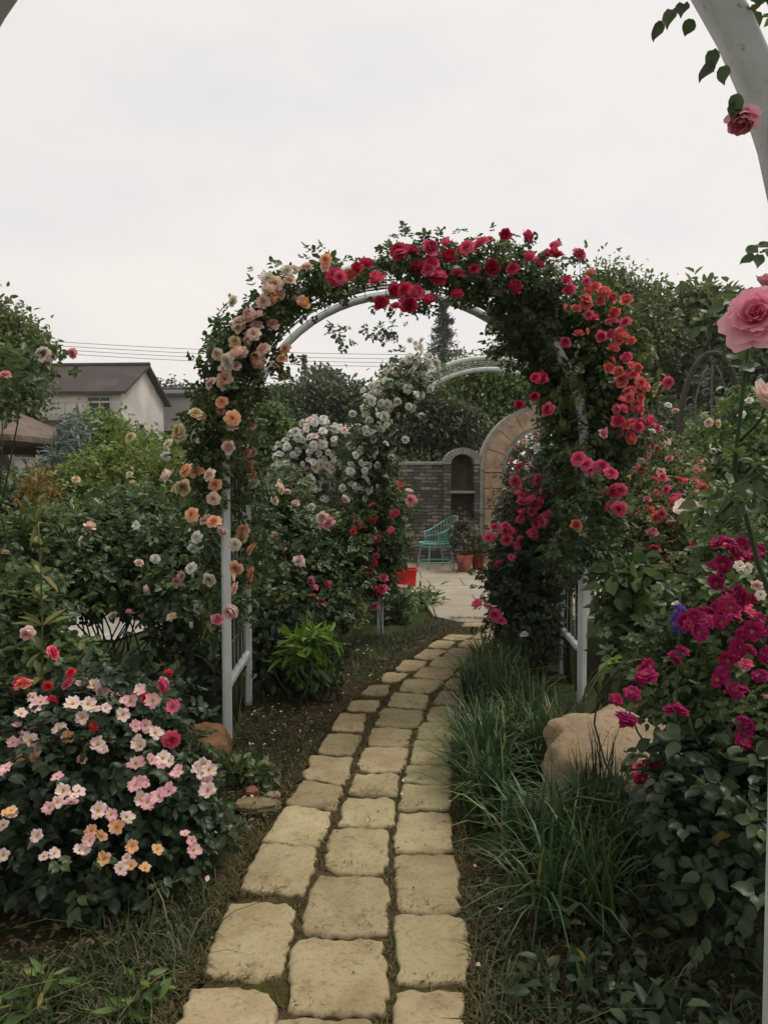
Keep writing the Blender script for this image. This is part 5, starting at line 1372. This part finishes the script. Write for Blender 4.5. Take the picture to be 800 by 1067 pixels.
# far hedge line that closes the horizon
mb = MB(); B = []
for x in np.linspace(-75, 75, 46): B.append((np.array([x, 85 + rng.normal() * 4, 2.0]), np.array([3.2, 2.5, rng.uniform(2.2, 3.6)])))
foliage(mb, B, 2600, 5, .6, .9, .4, 'single'); setp(link('far_woods', mb.mesh('far_woods', M['leaf_far'])), kind='stuff')
bush('hedge', 'dark clipped looking hedge behind the far wall left of the niche', 'hedge', foot(395, 14.6), [pb(x, 520, 34, 44, 14.8, .5) for x in range(345, 470, 24)], 1200, leaf='leaf_far', size=.10, sigma=.1, kind='single')
bush('hedge', 'dark hedge behind the coral roses at the right', 'hedge', foot(700, 12), [pb(x, 500, 50, 60, 12, .7) for x in range(620, 860, 34)], 2200, leaf='leaf_far', size=.10, sigma=.1, kind='single')

# ------------------------------------------------------------------ grass, moss, litter, petals
def blades(mb, base, h, w, lean, tint, m=0, seg=4, curl=1.0):
    n = len(base); a = rng.uniform(0, 2 * pi, n); dirv = np.stack([np.cos(a), np.sin(a), np.zeros(n)], 1) if lean.ndim == 1 else lean
    ln = lean if lean.ndim == 1 else np.linalg.norm(lean, axis=1)
    dirv = nrmz(dirv); side = np.stack([-dirv[:, 1], dirv[:, 0], np.zeros(n)], 1)
    V = []
    for k in range(seg + 1):
        t = k / seg; c = base + dirv * (h * ln * t ** 1.8)[:, None] + np.array([0, 0, 1]) * (h * t * (1 - .45 * curl * np.minimum(ln, 1.6) * t ** 2))[:, None]
        ww = (w * (1 - t ** 2) * .5 + .0004)[:, None]
        V += [c - side * ww, c + side * ww]
    V = np.stack(V, 1); q = 2 * (seg + 1); b = np.arange(n)[:, None] * q
    F = np.concatenate([b + np.array([[2 * k, 2 * k + 1, 2 * k + 3, 2 * k + 2]]) for k in range(seg)])
    mb.add(V.reshape(-1, 3), F, m, np.repeat(np.clip(tint, 0, 1), q))

def inpoly(P, poly):
    x, y = P[:, 0], P[:, 1]; ins = np.zeros(len(P), bool); n = len(poly)
    for i in range(n):
        a, b = poly[i], poly[(i + 1) % n]
        c = ((a[1] > y) != (b[1] > y)) & (x < (b[0] - a[0]) * (y - a[1]) / (b[1] - a[1] + 1e-12) + a[0]); ins ^= c
    return ins
def scatter_poly(polypx, n):
    poly = np.array([gnd(x, y)[:2] for x, y in polypx]); lo, hi = poly.min(0), poly.max(0)
    P = rng.uniform(lo, hi, (n * 4, 2)); P = P[inpoly(P, poly)][:n]
    return np.concatenate([P, np.zeros((len(P), 1))], 1)
pathpoly = np.concatenate([eL[:, :2], eR[::-1, :2]])
def off_path(P): return P[~inpoly(P, pathpoly)]

# ornamental grass along the right edge
mb = MB(); T = scatter_poly([(500, 700), (640, 715), (650, 760), (560, 830), (700, 930), (690, 1000), (560, 960), (505, 880), (486, 800), (482, 740)], 85)
T = T[~((T[:, 0] > .95) & (T[:, 1] > 4.3))]
for t in T:
    m = int(rng.integers(40, 70)); b = t + np.concatenate([rng.normal(size=(m, 2)) * .035, np.zeros((m, 1))], 1); a = rng.uniform(0, 2 * pi, m); k = np.abs(rng.normal(.5, .35, m))
    blades(mb, b, rng.uniform(.22, .44, m), rng.uniform(.008, .017, m), np.stack([np.cos(a) * k - .12, np.sin(a) * k - .1, np.zeros(m)], 1), np.where(rng.random(m) < .05, .98, np.clip(rng.normal(.5, .22) + rng.normal(size=m) * .22, 0, .93)))
setp(link('grass', mb.mesh('grass', M['grass'])), kind='stuff')
# dark bladed clump before the boulder
c = foot(630, 3.1); r = thing('blade_clump', 'dark reddish spiky leaf clump standing before the tan boulder', 'plant', c)
mb = MB(); m = 46; b = c + np.concatenate([rng.normal(size=(m, 2)) * .05, np.zeros((m, 1))], 1); a = rng.uniform(0, 2 * pi, m); k = np.abs(rng.normal(.3, .2, m))
blades(mb, b, rng.uniform(.28, .52, m), np.full(m, .011), np.stack([np.cos(a) * k, np.sin(a) * k, np.zeros(m)], 1), rng.uniform(.1, .8, m), curl=.5); part('blades', mb, M['grass_red'], r)
mb = MB(); b = c + np.concatenate([rng.normal(size=(40, 2)) * .06, np.zeros((40, 1))], 1); a = rng.uniform(0, 2 * pi, 40); k = np.abs(rng.normal(.5, .3, 40))
blades(mb, b, rng.uniform(.2, .4, 40), np.full(40, .010), np.stack([np.cos(a) * k, np.sin(a) * k, np.zeros(40)], 1), rng.uniform(.2, .8, 40)); part('green_blades', mb, M['grass'], r)
# lawn weeds near the camera and along the path
mb = MB()
P = off_path(np.concatenate([scatter_poly([(-150, 900), (230, 880), (215, 1000), (150, 1130), (-300, 1130)], 9000), scatter_poly([(488, 880), (900, 930), (1100, 1130), (495, 1130)], 9500), scatter_poly([(262, 740), (400, 690), (470, 650), (445, 645), (250, 700), (230, 860), (250, 900), (330, 780)], 7500), scatter_poly([(480, 700), (500, 700), (490, 1000), (478, 1000)], 2200)]))
nz = np.array([noise.noise((p[0] * 2.2, p[1] * 2.2, 0)) for p in P]); P = P[nz > rng.uniform(-.45, .35, len(P))]; n = len(P)
blades(mb, P - [0, 0, .02], rng.uniform(.03, .11, n) , rng.uniform(.003, .007, n), np.abs(rng.normal(.8, .4, n)), rng.normal(.48, .24, n), seg=3)
k = rng.choice(n, 160, replace=False)
blades(mb, P[k], rng.uniform(.15, .34, 160), np.full(160, .005), np.abs(rng.normal(.9, .5, 160)), rng.uniform(.3, 1.0, 160))
setp(link('grass', mb.mesh('lawn_grass', M['grass_dry'])), kind='stuff')
# moss in the joints
mb = MB(); t = 59 * rng.uniform(0, 1, 90000) ** 1.3; i = t.astype(int).clip(0, 58); fr = (t - i)[:, None]; s = rng.uniform(-.03, 1.03, 90000)[:, None]
A_ = eL[i] * (1 - fr) + eL[i + 1] * fr; B_ = eR[i] * (1 - fr) + eR[i + 1] * fr; P = A_ * (1 - s) + B_ * s
ins = np.zeros(len(P), bool)
for q in allq:
    c = sum(q) / 4; qq = [c + (a - c) * 1.035 for a in q]; ins |= inpoly(P, qq)
P = P[~ins]; P = P[np.array([noise.noise((p[0] * 3.5, p[1] * 3.5, 7)) for p in P]) > rng.uniform(-.6, .4, len(P))]; n = len(P); P[:, 2] = .010
blades(mb, P, rng.uniform(.016, .042, n), rng.uniform(.002, .0045, n), np.abs(rng.normal(.9, .4, n)), rng.normal(.4, .22, n), seg=2)
setp(link('moss', mb.mesh('moss', M['moss'])), kind='stuff')
# dry litter on the soil
mb = MB(); P = np.concatenate([scatter_poly([(150, 1130), (250, 900), (230, 800), (260, 740), (400, 680), (470, 650), (300, 850), (190, 1130)], 2600), scatter_poly([(485, 880), (800, 950), (900, 1130), (490, 1130)], 1500), scatter_poly([(-100, 930), (200, 930), (180, 1130), (-200, 1130)], 1400)]); P[:, 2] = .006; Q = np.concatenate([scatter_poly([(330, 720), (480, 700), (490, 1060), (200, 1060)], 70)]); Q[:, 2] = .036; n1 = len(P); P = np.concatenate([P, Q]); n = len(P); sz = np.where(np.arange(n) < n1, 1, .5)
add_leaves(mb, P, rvec(n) * [1, 1, .2], rvec(n) * .5 + [0, 0, 1], rng.uniform(.012, .045, n) * sz, rng.uniform(.008, .018, n) * sz, rng.uniform(0, 1, n))
setp(link('leaf_litter', mb.mesh('leaf_litter', M['litter'])), kind='stuff')
# fallen petals
mb = MB(); P = np.concatenate([scatter_poly([(330, 675), (400, 675), (410, 690), (320, 690)], 20), scatter_poly([(240, 740), (420, 690), (300, 800), (250, 860), (220, 980), (200, 1000)], 46), scatter_poly([(490, 900), (800, 950), (800, 1060), (500, 1060)], 12), scatter_poly([(360, 700), (470, 700), (480, 1000), (300, 1000)], 7)]); n = len(P)
P[:, 2] = .03; add_leaves(mb, P, rvec(n) * [1, 1, .2], rvec(n) * .4 + [0, 0, 1], rng.uniform(.014, .026, n), rng.uniform(.012, .02, n), rng.uniform(.4, 1, n))
setp(link('fallen_petals', mb.mesh('fallen_petals', PET['blush'])), kind='stuff')
for x, y, lb in ((140, 1050, 'pale green weed tuft at the bottom left of the photo'), (40, 1045, 'small bright green weed at the bottom left corner')):
    c = gnd(x, y + 8); bush('weed', lb, 'plant', c, [(c + [0, 0, .05], np.array([.07, .07, .05]))], 20, per=3, sigma=.02, size=.06, leaf='leaf_mid', kind='narrow', ncane=5, shell=.1, cane_r=.0018, bow=.01)
c = gnd(250, 818); bush('weed', 'low leafy weed between the small boulder and the edging stones', 'plant', c, [(c + [0, 0, .05], np.array([.16, .1, .07]))], 60, per=4, sigma=.03, size=.05, leaf='leaf', kind='single', ncane=5, cane_r=.0018, bow=.01)

# ------------------------------------------------------------------ air
hm = bpy.data.materials.new('air'); hm.use_nodes = True; nt = hm.node_tree; nt.nodes.clear()
o_ = N(nt, 'ShaderNodeOutputMaterial'); v_ = N(nt, 'ShaderNodeVolumePrincipled'); v_.inputs['Density'].default_value = .0008; v_.inputs['Color'].default_value = (.93, .94, .92, 1)
nt.links.new(v_.outputs[0], o_.inputs['Volume'])
hz = link('haze', MB().box((0, 150, 9), (820, 920, 21)).mesh('haze', hm, (0, 0, 0), False)); hz['kind'] = 'stuff'
# ------------------------------------------------------------------ camera, light, world
cam = bpy.data.cameras.new('camera'); co = bpy.data.objects.new('camera', cam); COL.objects.link(co)
co.location = (0, 0, CAMZ); co.rotation_euler = (pi / 2 - PITCH, 0, 0)
cam.sensor_fit = 'VERTICAL'; cam.angle_y = 2 * math.atan(533.5 / FPX); cam.clip_start = .05; cam.clip_end = 1500
scene.camera = co

SUN_EL, SUN_AZ = math.radians(62), math.radians(70)      # azimuth from +Y towards +X
sd = Vector((math.sin(SUN_AZ) * math.cos(SUN_EL), math.cos(SUN_AZ) * math.cos(SUN_EL), math.sin(SUN_EL)))
sl = bpy.data.lights.new('sun', 'SUN'); sl.energy = 1.5; sl.angle = math.radians(18); sl.color = (1, .96, .9)
so = bpy.data.objects.new('sun', sl); COL.objects.link(so); so.rotation_euler = sd.to_track_quat('Z', 'Y').to_euler()

w = bpy.data.worlds.new('World'); scene.world = w; w.use_nodes = True
nt = w.node_tree; nt.nodes.clear()
out = N(nt, 'ShaderNodeOutputWorld'); bg = N(nt, 'ShaderNodeBackground'); nt.links.new(bg.outputs[0], out.inputs[0])
sky = N(nt, 'ShaderNodeTexSky'); sky.sky_type = 'NISHITA'; sky.sun_disc = False; sky.sun_elevation = SUN_EL; sky.sun_rotation = SUN_AZ
sky.dust_density = 4; sky.air_density = 1
hs = N(nt, 'ShaderNodeHueSaturation'); hs.inputs['Saturation'].default_value = .15; nt.links.new(sky.outputs[0], hs.inputs['Color'])
tc = N(nt, 'ShaderNodeTexCoord'); mpn = N(nt, 'ShaderNodeMapping'); mpn.inputs['Scale'].default_value = (1, 1, 2.6); nt.links.new(tc.outputs['Generated'], mpn.inputs[0])
cl = noisetex(nt, 1.9, 8, .58, vec=mpn.outputs[0])
cloud = ramp(nt, cl, [(.32, (.69, .675, .695)), (.5, (.765, .735, .71)), (.68, (.82, .77, .72))])
sc_ = N(nt, 'ShaderNodeVectorMath', operation='SCALE'); sc_.inputs['Scale'].default_value = 8.9; nt.links.new(cloud, sc_.inputs[0])
nt.links.new(mixc(nt, .86, hs.outputs[0], sc_.outputs[0]), bg.inputs['Color'])
bg.inputs['Strength'].default_value = .10

scene.render.engine = 'CYCLES'
scene.cycles.use_denoising = True
scene.cycles.max_bounces = 6; scene.cycles.diffuse_bounces = 4; scene.cycles.glossy_bounces = 2; scene.cycles.transmission_bounces = 3
vs = scene.view_settings
vs.view_transform = 'Standard'; vs.look = 'None'; vs.exposure = 0.46; vs.gamma = 1.0; vs.use_curve_mapping = False
